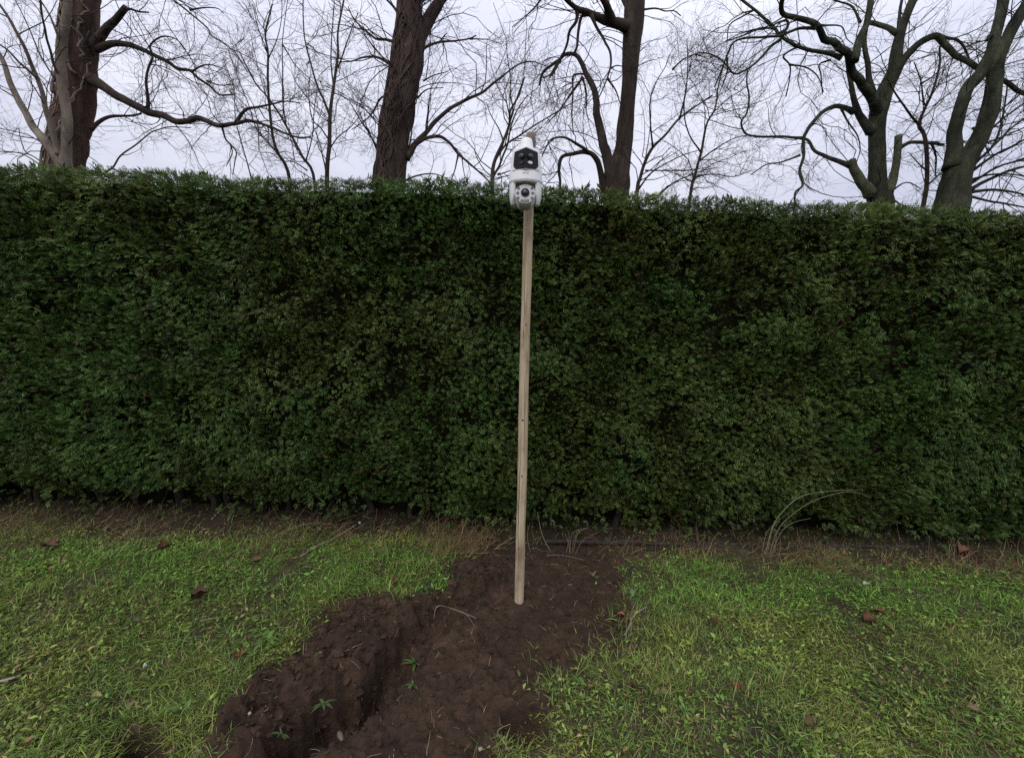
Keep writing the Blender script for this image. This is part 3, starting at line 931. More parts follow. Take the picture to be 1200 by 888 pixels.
treeI, segI = build_tree('bare_tree', 'mossy spreading bare tree with two sawn stubs low on its trunk', GRP, 7.0, M['bark_green'],
    [(1031, 250, 33), (1028, 225, 26), (1028, 195, 21), (1028, 160, 20), (1030, 128, 23), (1038, 104, 20), (1048, 82, 18), (1051, 58, 15), (1055, 40, 13), (1061, 22, 12), (1070, 0, 12), (1077, -18, 11)],
    [(12, 6, [(1047, 88), (1060, 70), (1072, 57), (1085, 48), (1100, 43), (1112, 55), (1125, 67), (1142, 77), (1160, 85), (1178, 96), (1192, 106), (1208, 112)]),
     (5, 3, [(1101, 43), (1115, 45), (1128, 53), (1136, 70)]),
     (15, 6.5, [(1028, 134), (1018, 110), (1008, 97), (1000, 85), (994, 65), (980, 53), (962, 42), (955, 28), (935, 21), (918, 17), (915, 8), (917, -4)]),
     (11, 9, [(1000, 72), (1006, 52), (1012, 36), (1018, 20), (1022, -4)]),
     (9, 6, [(1022, 110), (1016, 80), (1013, 52), (1014, 30)]),
     (8, 7, [(1053, 40), (1042, 33), (1030, 29), (1018, 28)]),
     (6, 4, [(1053, 44), (1054, 20), (1057, -3)]),
     (12, 5, [(1021, 154), (1010, 140), (1003, 125), (998, 105), (994, 85), (994, 78), (999, 72)]),
     (7, 3, [(1000, 131), (983, 125), (966, 130), (955, 141), (946, 153), (941, 163), (942, 180), (937, 200), (940, 217), (932, 226), (932, 243)]),
     (4, 2, [(941, 162), (915, 160), (880, 159), (870, 151), (869, 142), (875, 133), (878, 115), (875, 97), (876, 80)]),
     (14, 12, [(1020, 228), (1009, 213), (1001, 199), (998, 187)], M['bark_algae']),
     (6.5, 4, [(996, 194), (980, 187), (965, 182), (955, 177), (948, 166), (942, 162)]),
     (12, 10.5, [(1040, 226), (1048, 207), (1052, 185), (1054, 159)], M['bark_algae']),
     (5.5, 4, [(1054, 174), (1063, 168), (1072, 166), (1088, 168), (1106, 170)]),
     (3.5, 2, [(1092, 169), (1097, 185), (1096, 206)]),
     (6.5, 3.5, [(986, 68), (969, 63), (946, 58), (927, 51), (913, 42), (908, 34), (896, 22), (882, 11), (866, -2)]),
     (5, 1.8, [(956, 33), (940, 33), (925, 38), (913, 43), (895, 43), (875, 45), (860, 50), (852, 66), (845, 84), (837, 102)]),
     (4.2, 1.4, [(914, 47), (903, 55), (893, 67), (880, 78), (870, 84), (860, 87), (851, 76), (840, 66), (820, 62), (802, 71)]),
     (4, 1.4, [(908, 33), (890, 33), (876, 40), (862, 45), (850, 48)]),
     (4.5, 3, [(913, 40), (922, 34), (922, 25), (913, 26), (906, 30)]),
     (3.2, 1.4, [(936, 55), (925, 60), (918, 67), (926, 77), (925, 95), (921, 114)]),
     (3, 1.2, [(925, 76), (945, 80), (958, 90), (965, 108)]),
     (4, 2, [(1008, 27), (1000, 9), (985, 3), (968, -3)]),
     (3.2, 1.4, [(986, 128), (995, 145), (1005, 160), (1008, 175), (1004, 190)]),
     (3, 1.4, [(962, 30), (985, 31), (992, 45), (1000, 52)]),
     (3, 1.4, [(974, 70), (960, 76), (962, 88), (964, 110)]),
     (3, 1.4, [(852, 68), (852, 85), (845, 105)]),
     (3, 1.2, [(883, 12), (870, 20), (855, 30), (852, 52)]),
     (3, 1.2, [(937, 182), (915, 190), (898, 193), (880, 205)]),
     (3, 1.2, [(1042, 226), (1062, 214), (1080, 222)]),
     (3, 1.2, [(1044, 232), (1056, 240), (1066, 250)])],
    twig=0.8, trunk_shoots=2, sides=22, lift=-0.03)
treeJ, segJ = build_tree('bare_tree', 'heavy mossy bare tree at the far right, its two stems crossing high up', GRP, 6.4, M['bark_green'],
    [(1113, 252, 44), (1118, 220, 39), (1126, 195, 36), (1141, 174, 27), (1151, 155, 24), (1160, 127, 23), (1164, 98, 21), (1169, 70, 22), (1178, 50, 19), (1188, 30, 17), (1200, 10, 16), (1212, -10, 15)],
    [(22, 17, [(1116, 198), (1119, 170), (1123, 143), (1128, 118), (1136, 98), (1149, 84), (1160, 65), (1167, 40), (1174, 15), (1178, -5)]),
     (6, 5, [(1166, 45), (1159, 42), (1156, 48)]),
     (5.5, 3, [(1134, 224), (1165, 208), (1188, 199), (1215, 192)]),
     (5, 2.5, [(1130, 207), (1165, 182), (1185, 172), (1215, 157)]),
     (4.5, 2.5, [(1138, 196), (1170, 165), (1190, 146), (1215, 130)]),
     (4, 2.5, [(1150, 162), (1175, 140), (1195, 125), (1215, 112)]),
     (3.5, 2, [(1160, 140), (1185, 119), (1212, 98)]),
     (4.5, 2, [(1134, 226), (1165, 222), (1190, 226), (1215, 232)]),
     (4, 2, [(1136, 216), (1168, 196), (1195, 188), (1215, 180)]),
     (3.5, 2, [(1136, 230), (1160, 236), (1185, 240), (1212, 246)]),
     (4.5, 2.5, [(1140, 192), (1163, 172), (1174, 142), (1179, 112), (1181, 95)]),
     (3.4, 1.6, [(1140, 150), (1150, 163), (1160, 182)]),
     (3.2, 1.6, [(1132, 212), (1160, 205), (1190, 205), (1215, 210)]),
     (3.2, 1.6, [(1150, 170), (1180, 158), (1212, 145)])],
    twig=1.0, trunk_shoots=3, sides=26, lift=-0.01)
build_tree('bare_sapling', 'forked brown sapling between the mossy tree and the far right tree', GRP, 6.7, M['bark_dark'],
    [(1081, 246, 6.5), (1086, 214, 6), (1086, 180, 5.5), (1083, 158, 5.2), (1077, 146, 5), (1084, 127, 4.2), (1093, 107, 3.6), (1101, 76, 3), (1101, 54, 2.4)],
    [(4, 2, [(1078, 147), (1064, 130), (1048, 107), (1040, 92)]),
     (3, 1.6, [(1083, 124), (1079, 96), (1071, 73)]),
     (2.4, 1.2, [(1086, 200), (1075, 190), (1066, 180)]),
     (2.4, 1.2, [(1080, 98), (1095, 88), (1112, 70), (1120, 62)]),
     (2.4, 1.0, [(1086, 218), (1100, 205), (1118, 196)])],
    twig=1.0, sides=8, lift=0.0)

# ------------------------------------------------------------------ climbing vines on two of the trunks
def vine(name, label, segs, count, mat, w, zlo, zhi, front=True):
    pp, r3, _ = segs[0]
    root_pt = np.array([pp[0][0], pp[0][1], 0.0])
    root = empty(name, tuple(root_pt)); tag(root, label, 'vine', 'climbing vines on the trunks')
    for k in range(count):
        z0 = RNG.uniform(zlo, zhi - 0.8); z1 = min(zhi, z0 + RNG.uniform(0.8, 2.4))
        zs = np.linspace(z0, z1, 26)
        th = -math.pi / 2 + RNG.normal(0, 0.75) + np.cumsum(RNG.normal(0, 0.13, 26)) + 0.4 * np.sin(zs * RNG.uniform(2, 6))
        cx_ = np.interp(zs, pp[:, 2], pp[:, 0]); cy_ = np.interp(zs, pp[:, 2], pp[:, 1]); cr = np.interp(zs, pp[:, 2], r3)
        ww = w * RNG.uniform(0.4, 1.3)
        Q = np.stack([cx_ + np.cos(th) * (cr * 1.04 + ww * 0.5), cy_ + np.sin(th) * (cr * 1.04 + ww * 0.5), zs], 1)
        V, F = tube(Q, np.linspace(ww, ww * 0.45, 26), 6, 0.1, 900 + k)
        link('vine_stem', faces_mesh('vine_stem', V - root_pt, F, None, True), mat, root)
vine('climbing_vine', 'pale vine stems crawling up the reddish brown trunk at far left', segA, 16, M['bark_pale'], 0.018, 2.2, 6.0)
vine('climbing_vine', 'thin brown vine stems netted over the trunk left of the camera', segD, 34, M['bark_brown'], 0.012, 2.2, 6.0)

# ------------------------------------------------------------------ grass
def grass_fields():
    n = 400000
    # denser towards the viewer, thin beyond the sides of the picture
    y = 0.75 + (2.95 - 0.75) * RNG.random(n) ** 1.0
    hw = 1.35 * (y + 0.75) + 0.2
    x = RNG.uniform(-1, 1, n) * hw
    sd = soil_sd(x, y)
    keep = sd > RNG.normal(0.008, 0.02, n) - np.abs(RNG.normal(0, 1, n)) ** 1.5 * np.where(x > 0.1, 0.055, 0.028)
    patch = fbm(x * 2.1, y * 2.1, seed=201, octs=3)
    fine = fbm(x * 7, y * 7, seed=205, octs=2)
    near_h = smooth(2.42, 2.7, y + 0.12 * fbm(x * 2.3, y * 2.3, seed=207, octs=2) - 0.05 * (x < -0.3))
    dens = 0.88 - 0.35 * smooth(0.1, 0.9, -patch) - 0.4 * smooth(0.1, 0.8, -fine)
    dens = dens * (1 - 0.9 * near_h)
    # the ragged lawn on the right is thinner beside the dig
    dens = dens * (1 - 0.55 * smooth(0.35, 0.0, sd) * (x > 0.1))
    keep &= RNG.random(n) < dens
    return x[keep], y[keep], sd[keep], patch[keep], fine[keep], near_h[keep]

bx_, by_, bsd, bpatch, bfine, bnear = grass_fields()
n = len(bx_)
print('grass blades', n)
bz_ = height(bx_, by_, bsd)
broad = RNG.random(n) < np.clip(0.14 + 0.26 * fbm(bx_ * 3.3, by_ * 3.3, seed=209, octs=2), 0.04, 0.5)
az = RNG.uniform(0, 2 * math.pi, n)
# the mower combed it: lean follows a slow field
az = np.where(RNG.random(n) < 0.25, 2.2 * fbm(bx_ * 1.1, by_ * 1.1, seed=211, octs=2) + RNG.normal(0, 0.7, n), az)
tilt = np.where(broad, RNG.uniform(0.1, 0.55, n), np.clip(RNG.normal(0.6, 0.38, n), 0.05, 1.4))
Lb = np.where(broad, RNG.gamma(6, 0.0028, n).clip(0.008, 0.032), RNG.gamma(6, 0.0075, n).clip(0.014, 0.09))
Lb = np.where(broad, Lb, Lb * (0.85 + 0.5 * smooth(-0.3, 0.7, fbm(bx_ * 9, by_ * 9, seed=217, octs=2))))
Wb = np.where(broad, Lb * RNG.uniform(0.34, 0.6, n), RNG.uniform(0.0016, 0.0036, n))
g_a = np.array([0.255, 0.318, 0.064]); g_b = np.array([0.155, 0.262, 0.048]); g_y = np.array([0.30, 0.25, 0.09]); g_br = np.array([0.20, 0.12, 0.062])
ta = smooth(-1.2, 1.2, bpatch + 0.9 * bfine + RNG.normal(0, 0.35, n))[:, None]
bc = g_b * (1 - ta) + g_a * ta
# lusher strip close to the hedge
lush = (smooth(1.95, 2.2, by_) * smooth(2.7, 2.45, by_))[:, None]
bc = bc * (1 - 0.7 * lush) + np.array([0.18, 0.38, 0.055]) * 0.7 * lush
yel = RNG.random(n) < 0.09 + 0.18 * smooth(0.1, 0.8, fbm(bx_ * 3.1, by_ * 3.1, seed=221, octs=2)) + 0.4 * bnear
bc[yel] = g_y
brn = RNG.random(n) < 0.05 + 0.05 * smooth(0.2, 0.8, -bpatch)
bc[brn] = g_br
bc = bc * (0.4 + 1.25 * RNG.random(n) ** 1.5)[:, None]
d2 = np.stack([np.cos(az), np.sin(az)], 1)
ct, st = np.cos(tilt), np.sin(tilt)
base = np.stack([bx_, by_, bz_ - 0.003], 1)
dirv = np.stack([d2[:, 0] * ct, d2[:, 1] * ct, st], 1)
sidev = np.stack([-d2[:, 1], d2[:, 0], RNG.normal(0, 0.25, n)], 1); sidev = unit(sidev)
midp = base + dirv * (Lb * 0.5)[:, None]
bend = np.stack([d2[:, 0], d2[:, 1], -0.55 * np.ones(n)], 1)
tip = base + dirv * (Lb * 0.9)[:, None] + bend * (Lb * 0.22)[:, None]
tip[:, 2] = np.maximum(tip[:, 2], bz_ + 0.004)
w0 = sidev * (Wb * 0.5)[:, None]
root_lift = np.where(broad, RNG.uniform(0.004, 0.03, n), 0)
for a in (base, midp, tip): a[:, 2] += root_lift
wb0 = np.where(broad, 0.25, 0.9)[:, None] * w0
V = np.stack([base - wb0, base + wb0, midp + w0, tip, midp - w0], 1).reshape(-1, 3)
i5 = np.arange(n)[:, None] * 5
F = [i5[~broad] + np.array([[0, 1, 2, 4]]), i5[~broad] + np.array([[4, 2, 3]]), i5[broad] + np.array([[0, 2, 4]]), i5[broad] + np.array([[4, 2, 3]])]
C = np.stack([bc * 0.85, bc * 0.85, bc, bc * 1.1, bc], 1).reshape(-1, 3)
tag(link('grass', faces_mesh('grass', V, F, C), M['grass']), 'short ragged lawn grass mixed with small broad leaves', 'grass', None, 'stuff')

# dry stalks and fallen needles below the hedge
def dry_strip():
    n = 18000
    x = np.where(RNG.random(n) < 0.3, RNG.normal(-0.6, 0.45, n), RNG.uniform(-4, 4, n))
    y = RNG.normal(2.58, 0.11, n).clip(2.3, 3.0)
    cl = fbm(x * 4, y * 4, seed=231, octs=2)
    k = RNG.random(n) < smooth(-0.5, 0.7, cl) * 0.8 + 0.1
    sdv = soil_sd(x, y); k &= (sdv > -0.06)
    x, y = x[k], y[k]; n = len(x)
    z = height(x, y)
    az = RNG.uniform(0, 6.28, n); t = np.clip(RNG.normal(0.5, 0.45, n), 0.0, 1.4)
    L = RNG.gamma(3, 0.028, n).clip(0.03, 0.24)
    D = np.stack([np.cos(az) * np.cos(t), np.sin(az) * np.cos(t), np.sin(t)], 1)
    S = np.stack([x, y, z], 1)
    P1, R1 = grow(S, D, L, np.full(n, 0.0014), np.full(n, 0.0006), 4, 0.24, -0.08)
    P1[..., 2] = np.maximum(P1[..., 2], z[:, None] + 0.002)
    V, F = batch_tubes(P1, R1, 3)
    c = np.array([0.22, 0.135, 0.07]) * RNG.uniform(0.35, 1.6, n)[:, None]
    g = RNG.random(n) < 0.3
    c[g] = np.array([0.06, 0.075, 0.03]) * RNG.uniform(0.5, 1.3, g.sum())[:, None]
    return V, F, np.repeat(c, 12, axis=0)
V, F, C = dry_strip()
tag(link('dry_grass', faces_mesh('dry_grass', V, F, C), M['straw']), 'dry brown stalks and litter along the foot of the hedge', 'dry grass', None, 'stuff')

# crumbs of soil
ico = bmesh.new(); bmesh.ops.create_icosphere(ico, subdivisions=1, radius=1.0)
IV = np.array([v.co[:] for v in ico.verts]); IF = np.array([[v.index for v in f.verts] for f in ico.faces]); ico.free()
def crumbs():
    n = 14500
    x = RNG.uniform(-1.3, 0.75, n); y = RNG.uniform(0.9, 2.7, n)
    sd = soil_sd(x, y); k = sd < RNG.normal(-0.02, 0.03, n)
    x, y, sd = x[k], y[k], sd[k]
    d, s, p = seg_dist(x, y, TRENCH)
    spoil = (s < 0) & (d < 0.5)
    k = RNG.random(len(x)) < np.where(spoil, 1.0, 0.6)
    x, y, sd, spoil = x[k], y[k], sd[k], spoil[k]
    n = len(x)
    z = height(x, y, sd)
    r = RNG.gamma(1.6, 0.0026, n).clip(0.0013, 0.022) * np.where(spoil, 1.25, 0.8)
    Vn = IV[None] * (1 + RNG.normal(0, 0.30, (n, len(IV), 1))) * r[:, None, None] * np.array([1.2, 1.0, 0.75])
    a = RNG.uniform(0, 6.28, n); ca, sa = np.cos(a)[:, None], np.sin(a)[:, None]
    X = Vn[..., 0] * ca - Vn[..., 1] * sa; Yv = Vn[..., 0] * sa + Vn[..., 1] * ca
    V = np.stack([X + x[:, None], Yv + y[:, None], Vn[..., 2] + (z + r * 0.25)[:, None]], -1).reshape(-1, 3)
    F = (np.arange(n)[:, None, None] * len(IV) + IF[None]).reshape(-1, 3)
    c = soil_c * RNG.uniform(0.6, 1.35, n)[:, None]
    return V, F, np.repeat(c, len(IV), axis=0)
V, F, C = crumbs()
tag(link('soil_clods', faces_mesh('soil_clods', V, F, C, False), M['clod']), 'loose crumbs and clods of dug brown soil', 'soil clods', None, 'stuff')

# straw bits, root ends and leaf scraps trodden into the soil and the turf
def litter():
    n = 1500
    x = RNG.uniform(-2.6, 2.6, n); y = RNG.uniform(0.95, 2.7, n)
    sd = soil_sd(x, y)
    k = (sd < 0) | (RNG.random(n) < 0.5)
    x, y, sd = x[k], y[k], sd[k]; n = len(x)
    z = height(x, y, sd) + np.where(sd > 0, 0.02, 0.002)
    az = RNG.uniform(0, 6.28, n)
    D = np.stack([np.cos(az), np.sin(az), RNG.normal(0.1, 0.3, n)], 1)
    L = RNG.gamma(2.5, 0.012, n).clip(0.008, 0.10)
    P1, R1 = grow(np.stack([x, y, z], 1), unit(D), L, RNG.uniform(0.0007, 0.0018, n), np.full(n, 0.0006), 5, 0.3, -0.03)
    gz = height(P1[..., 0].ravel(), P1[..., 1].ravel()).reshape(n, 5)
    P1[..., 2] = np.maximum(P1[..., 2], gz + 0.001)
    V, F = batch_tubes(P1, R1, 3)
    c = np.array([0.30, 0.22, 0.14]) * RNG.uniform(0.25, 1.3, n)[:, None]
    return V, F, np.repeat(c, 15, axis=0)
V, F, C = litter()
tag(link('plant_litter', faces_mesh('plant_litter', V, F, C), M['straw']), 'scraps of straw and roots scattered over soil and turf', 'litter', None, 'stuff')

# ------------------------------------------------------------------ timber edging at the foot of the hedge
a0, a1 = G(640, 634, 0.026), G(1112, 641, 0.026)
def bar_mesh(a, b, w, h, name, segs=24, sag=0.006, seed=0):
    t = np.linspace(0, 1, segs)
    c = a[None] * (1 - t)[:, None] + b[None] * t[:, None]
    c[:, 2] += sag * fbm(t * 6, t * 0 + seed, seed=seed, octs=2)
    d = unit((b - a)[None])[0]; s = np.cross(d, (0, 0, 1)); s /= np.linalg.norm(s)
    up = np.array([0, 0, 1.0])
    bev = 0.004
    prof = [(-w / 2, -h / 2), (w / 2, -h / 2), (w / 2, h / 2 - bev), (w / 2 - bev, h / 2), (-w / 2 + bev, h / 2), (-w / 2, h / 2 - bev)]
    V = np.stack([c + s * px_ + up * pz_ for px_, pz_ in prof], 1).reshape(-1, 3)
    k = len(prof)
    a_ = np.arange(segs * k).reshape(segs, k); b_ = np.roll(a_, -1, 1)
    F = [np.stack([a_[:-1], b_[:-1], b_[1:], a_[1:]], -1).reshape(-1, 4), np.stack([a_[0][::-1], a_[-1]], 0)]
    return V, F
M['old_wood'] = mat_bark('weathered_timber', (0.022, 0.019, 0.016), (0.042, 0.036, 0.03), (0.07, 0.062, 0.055), 20, 0.5, 1.0)
mid = (a0 + a1) / 2
root_pt = np.array([mid[0], mid[1], 0])
V, F = bar_mesh(a0, a1, 0.016, 0.016, 'edging_board', seed=5)
eb = link('edging_rail', faces_mesh('edging_rail', V - root_pt, F), M['old_wood'], None, tuple(root_pt))
tag(eb, 'thin grey weathered timber rail lying low along the foot of the hedge', 'edging rail')

# ------------------------------------------------------------------ post
b0 = G(608, 704, -0.02)
PY = b0[1]
top = P(622.0, 157, PY + 0.01)
bot = P(607.8, 706, PY)
dirp = unit((top - bot)[None])[0]
start = bot - dirp * 0.25
post = empty('wooden_post', (bot[0], bot[1], 0.0))
tag(post, 'tall round peeled timber post standing in the dug soil, carrying the camera', 'post')
pr0 = np.array([bot[0], bot[1], 0.0])
def wood_mat():
    m, n, l, b = new_mat('peeled_pole_wood')
    tc = nd(n, 'ShaderNodeTexCoord')
    mp = nd(n, 'ShaderNodeMapping'); mp.inputs['Scale'].default_value = (1, 1, 0.035)
    l.new(tc.outputs['Object'], mp.inputs['Vector'])
    n1 = nd(n, 'ShaderNodeTexNoise', Scale=85.0, Detail=6.0, Roughness=0.65)
    l.new(mp.outputs[0], n1.inputs['Vector'])
    mp2 = nd(n, 'ShaderNodeMapping'); mp2.inputs['Scale'].default_value = (1, 1, 0.35)
    l.new(tc.outputs['Object'], mp2.inputs['Vector'])
    n2 = nd(n, 'ShaderNodeTexNoise', Scale=14.0, Detail=5.0, Roughness=0.6)
    l.new(mp2.outputs[0], n2.inputs['Vector'])
    r1 = ramp(n, [(0.28, (0.19, 0.130, 0.075)), (0.42, (0.40, 0.315, 0.205)), (0.62, (0.50, 0.41, 0.275)), (0.8, (0.58, 0.49, 0.345))])
    l.new(n1.outputs['Fac'], r1.inputs['Fac'])
    r2 = ramp(n, [(0.32, (0.50, 0.46, 0.42)), (0.5, (0.9, 0.89, 0.88)), (0.7, (1.1, 1.12, 1.14))])
    l.new(n2.outputs['Fac'], r2.inputs['Fac'])
    mx = nd(n, 'ShaderNodeMix', data_type='RGBA', blend_type='MULTIPLY'); mx.inputs['Factor'].default_value = 1
    l.new(r1.outputs['Color'], mx.inputs['A']); l.new(r2.outputs['Color'], mx.inputs['B'])
    # the cut top end is weathered dark grey
    sz = nd(n, 'ShaderNodeSeparateXYZ'); l.new(tc.outputs['Object'], sz.inputs[0])
    mr = nd(n, 'ShaderNodeMapRange'); mr.inputs['From Min'].default_value = 2.12; mr.inputs['From Max'].default_value = 2.25
    l.new(sz.outputs['Z'], mr.inputs['Value'])
    m2 = nd(n, 'ShaderNodeMix', data_type='RGBA', blend_type='MIX')
    m2.inputs['B'].default_value = (0.15, 0.12, 0.095, 1)
    l.new(mr.outputs['Result'], m2.inputs['Factor']); l.new(mx.outputs['Result'], m2.inputs['A'])
    l.new(m2.outputs['Result'], b.inputs['Base Color'])
    b.inputs['Roughness'].default_value = 0.8; b.inputs['Specular IOR Level'].default_value = 0.25
    bp = nd(n, 'ShaderNodeBump', Strength=0.3, Distance=0.002)
    l.new(n1.outputs['Fac'], bp.inputs['Height']); l.new(bp.outputs[0], b.inputs['Normal'])
    return m
M['pole'] = wood_mat()
tt = np.linspace(0, 1, 90)
pl = start[None] * (1 - tt)[:, None] + top[None] * tt[:, None]
pl[:, 0] += 0.002 * np.sin(tt * 7) + 0.0008 * np.sin(tt * 19)
R_POLE = 0.0245
rr = R_POLE * (1.06 - 0.12 * tt) * (1 + 0.02 * fbm(tt * 18, tt * 0, seed=5, octs=2))
rr[-1] *= 0.9
V, F = tube(pl, rr, 20, 0.035, 55, True, 20)
# a long drying crack on the left of the face
link('shaft', faces_mesh('shaft', V - pr0, F, None, True), M['pole'], post)
M['knot'] = mat_plain('dark_knot', (0.06, 0.036, 0.024), 0.85, 0.2, 0, 0.4, 200)
for (kx, ky, kr) in ((611.5, 556, 0.005), (612.5, 491, 0.006), (616, 380, 0.004), (609, 640, 0.004)):
    q = P(kx, ky, PY)
    tq = (q[2] - start[2]) / (top[2] - start[2])
    c = start * (1 - tq) + top * tq
    bm = bmesh.new()
    bmesh.ops.create_uvsphere(bm, u_segments=10, v_segments=6, radius=kr)
    for v in bm.verts: v.co.y *= 0.35; v.co.z *= 0.8
    bm_obj('knot', bm, M['knot'], post, True, (q[0] - pr0[0], c[1] - R_POLE * 1.0 - pr0[1], q[2]))
# two fine drying cracks
for (th, z0, z1, w) in ((-2.15, 0.05, 0.95, 0.0016), (-1.35, 0.75, 1.35, 0.0012), (-2.0, 1.3, 1.8, 0.0013)):
    zs = np.linspace(z0, z1, 40)
    tq = (zs - start[2]) / (top[2] - start[2])
    c = start[None] * (1 - tq)[:, None] + top[None] * tq[:, None]
    c[:, 0] += 0.002 * np.sin(tq * 7) + 0.0008 * np.sin(tq * 19)
    th_ = th + 0.12 * fbm(zs * 9, zs * 0, seed=int(z0 * 100), octs=3)
    rq = R_POLE * (1.06 - 0.12 * tq)
    Q = c + np.stack([np.cos(th_) * rq, np.sin(th_) * rq, 0 * zs], 1)
    V, F = tube(Q, np.maximum(0.0002, w * np.sin(np.linspace(0, math.pi, 40))), 5)
    link('crack', faces_mesh('crack', V - pr0, F, None, True), M['knot'], post)

# ------------------------------------------------------------------ security camera
M['white'] = mat_plain('white_plastic', (0.78, 0.78, 0.77), 0.38, 0.5, 0, 0.03, 12)
M['grey_face'] = mat_plain('light_grey_plastic', (0.60, 0.60, 0.59), 0.4, 0.5)
M['black'] = mat_plain('gloss_black_glass', (0.004, 0.004, 0.005), 0.1, 0.25)
M['lens'] = mat_plain('lens_glass', (0.012, 0.012, 0.016), 0.05, 0.8)
M['ring'] = mat_plain('dark_grey_ring', (0.02, 0.02, 0.023), 0.4, 0.3)
M['led'] = mat_plain('led_window', (0.13, 0.13, 0.14), 0.25, 0.5)
M['chin'] = mat_plain('greenish_sensor_cover', (0.30, 0.31, 0.25), 0.5, 0.4)
M['seam'] = mat_plain('dark_seam', (0.10, 0.10, 0.10), 0.6, 0.3)
M['print'] = mat_plain('grey_print', (0.22, 0.22, 0.23), 0.6, 0.3)

S_ = 0.000612     # metres per pixel of the close-up the sizes were taken from
DY = PY - 0.112
dc = P(615.2, 247.5, DY)      # foot of the camera's ball
cam_root = empty('security_camera', tuple(dc), (0, rad(-1.0), rad(-2)))
cam_root.scale = (1, 1, 0.92)
tag(cam_root, 'white twin lens security camera with round swivelling ball head, fixed on the post', 'security camera')

def lathe(profile, seg=40, sx=1.0, sy=1.0, cap=True):
    """profile [(r, z)] -> V, F list"""
    th = np.linspace(0, 2 * math.pi, seg, endpoint=False)
    V = np.array([[r * math.cos(a) * sx, r * math.sin(a) * sy, z] for r, z in profile for a in th])
    n = len(profile)
    a = np.arange(n * seg).reshape(n, seg); b = np.roll(a, -1, 1)
    F = [np.stack([a[:-1], b[:-1], b[1:], a[1:]], -1).reshape(-1, 4)]
    if cap:
        F.append(np.stack([a[0][::-1], a[-1]], 0))
    return V, F

def put(name, VF, mat, parent=cam_root, shade=True, loc=None, rot=None):
    me = faces_mesh(name, np.asarray(VF[0]), VF[1], None, shade)
    o = link(name, me, mat, parent, loc, rot)
    if shade:
        md = o.modifiers.new('edges', 'EDGE_SPLIT'); md.split_angle = rad(35)
    return o

# heights above the foot of the ball, metres
put('housing', lathe([(0.050, 0.121), (0.069, 0.117), (0.0735, 0.122), (0.0735, 0.130), (0.071, 0.160), (0.067, 0.200), (0.0625, 0.240), (0.060, 0.258), (0.057, 0.266), (0.050, 0.271), (0.030, 0.273)], 56, 1.0, 0.95), M['white'])
put('neck', lathe([(0.032, 0.270), (0.031, 0.280), (0.028, 0.298), (0.0255, 0.313), (0.022, 0.321), (0.014, 0.3255), (0.004, 0.327)], 36), M['white'])
put('rim_seam', lathe([(0.0738, 0.1245), (0.0741, 0.1255), (0.0738, 0.1265)], 56, 1.0, 0.95, False), M['seam'])

def rounded_poly(pts, r=0.006, k=4):
    out = []
    n = len(pts)
    for i in range(n):
        p0, p1, p2 = np.array(pts[i - 1]), np.array(pts[i]), np.array(pts[(i + 1) % n])
        a = p1 + (p0 - p1) / np.linalg.norm(p0 - p1) * r; b = p1 + (p2 - p1) / np.linalg.norm(p2 - p1) * r
        for t in np.linspace(0, 1, k):
            out.append((1 - t) ** 2 * a + 2 * t * (1 - t) * p1 + t * t * b)
    return np.array(out)

# prow shaped black window: two glossy panes meeting in an upright ridge
def wedge_pane(sgn):
    W, H = 0.0600, 0.090
    poly = rounded_poly([(0, 0.0), (W * 0.8, 0.001), (W, 0.014), (W - 0.003, H - 0.014), (0, H)], 0.004, 4)
    poly[:, 0] = np.maximum(poly[:, 0], 0)
    n = len(poly)
    front = np.array([[sgn * p[0], 0.0, p[1]] for p in poly]); back = front + np.array([0, 0.03, 0])
    V = np.concatenate([front, back])
    a = np.arange(n); b = np.roll(a, -1)
    side = np.stack([a, b, b + n, a + n], -1)
    if sgn > 0: Fl = [a[None, :], side[:, ::-1], (a + n)[None, ::-1]]
    else: Fl = [a[None, ::-1], side, (a + n)[None, :]]
    return V, Fl
window = empty('twin_lens_window', (0, -0.0785, 0.172)); window.parent = cam_root
for sgn in (-1, 1):
    ang = sgn * rad(25)
    pane = put('glass_pane', wedge_pane(sgn), M['black'], window, False, None, (rad(-4), 0, ang))
    c, s_ = math.cos(ang), math.sin(ang)
    def on_pane(u, w, out=0.0):
        return (sgn * u * c + s_ * out, sgn * u * s_ - c * out, w)
    bm = bmesh.new(); bmesh.ops.create_cone(bm, cap_ends=True, segments=24, radius1=0.0125, radius2=0.0115, depth=0.006)
    bmesh.ops.rotate(bm, verts=bm.verts, matrix=Matrix.Rotation(rad(90), 3, 'X'))
    bm_obj('lens_ring', bm, M['ring'], window, False, on_pane(0.021, 0.052, 0.001), (rad(-4), 0, ang))
    bm = bmesh.new(); bmesh.ops.create_uvsphere(bm, u_segments=20, v_segments=10, radius=0.010)
    for v in bm.verts: v.co.y *= 0.35
    bm_obj('lens', bm, M['lens'], window, True, on_pane(0.021, 0.052, 0.0035), (0, 0, ang))
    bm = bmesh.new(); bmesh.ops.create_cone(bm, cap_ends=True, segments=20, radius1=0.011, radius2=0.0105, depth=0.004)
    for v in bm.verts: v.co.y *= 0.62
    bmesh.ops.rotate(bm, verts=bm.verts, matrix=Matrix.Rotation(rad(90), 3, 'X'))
    bm_obj('pane_oval', bm, M['grey_face'] if sgn > 0 else M['ring'], window, False, on_pane(0.020, 0.024, 0.001), (rad(-4), 0, ang))  # right oval pale, left dark: the right pane's reflection put into the colour
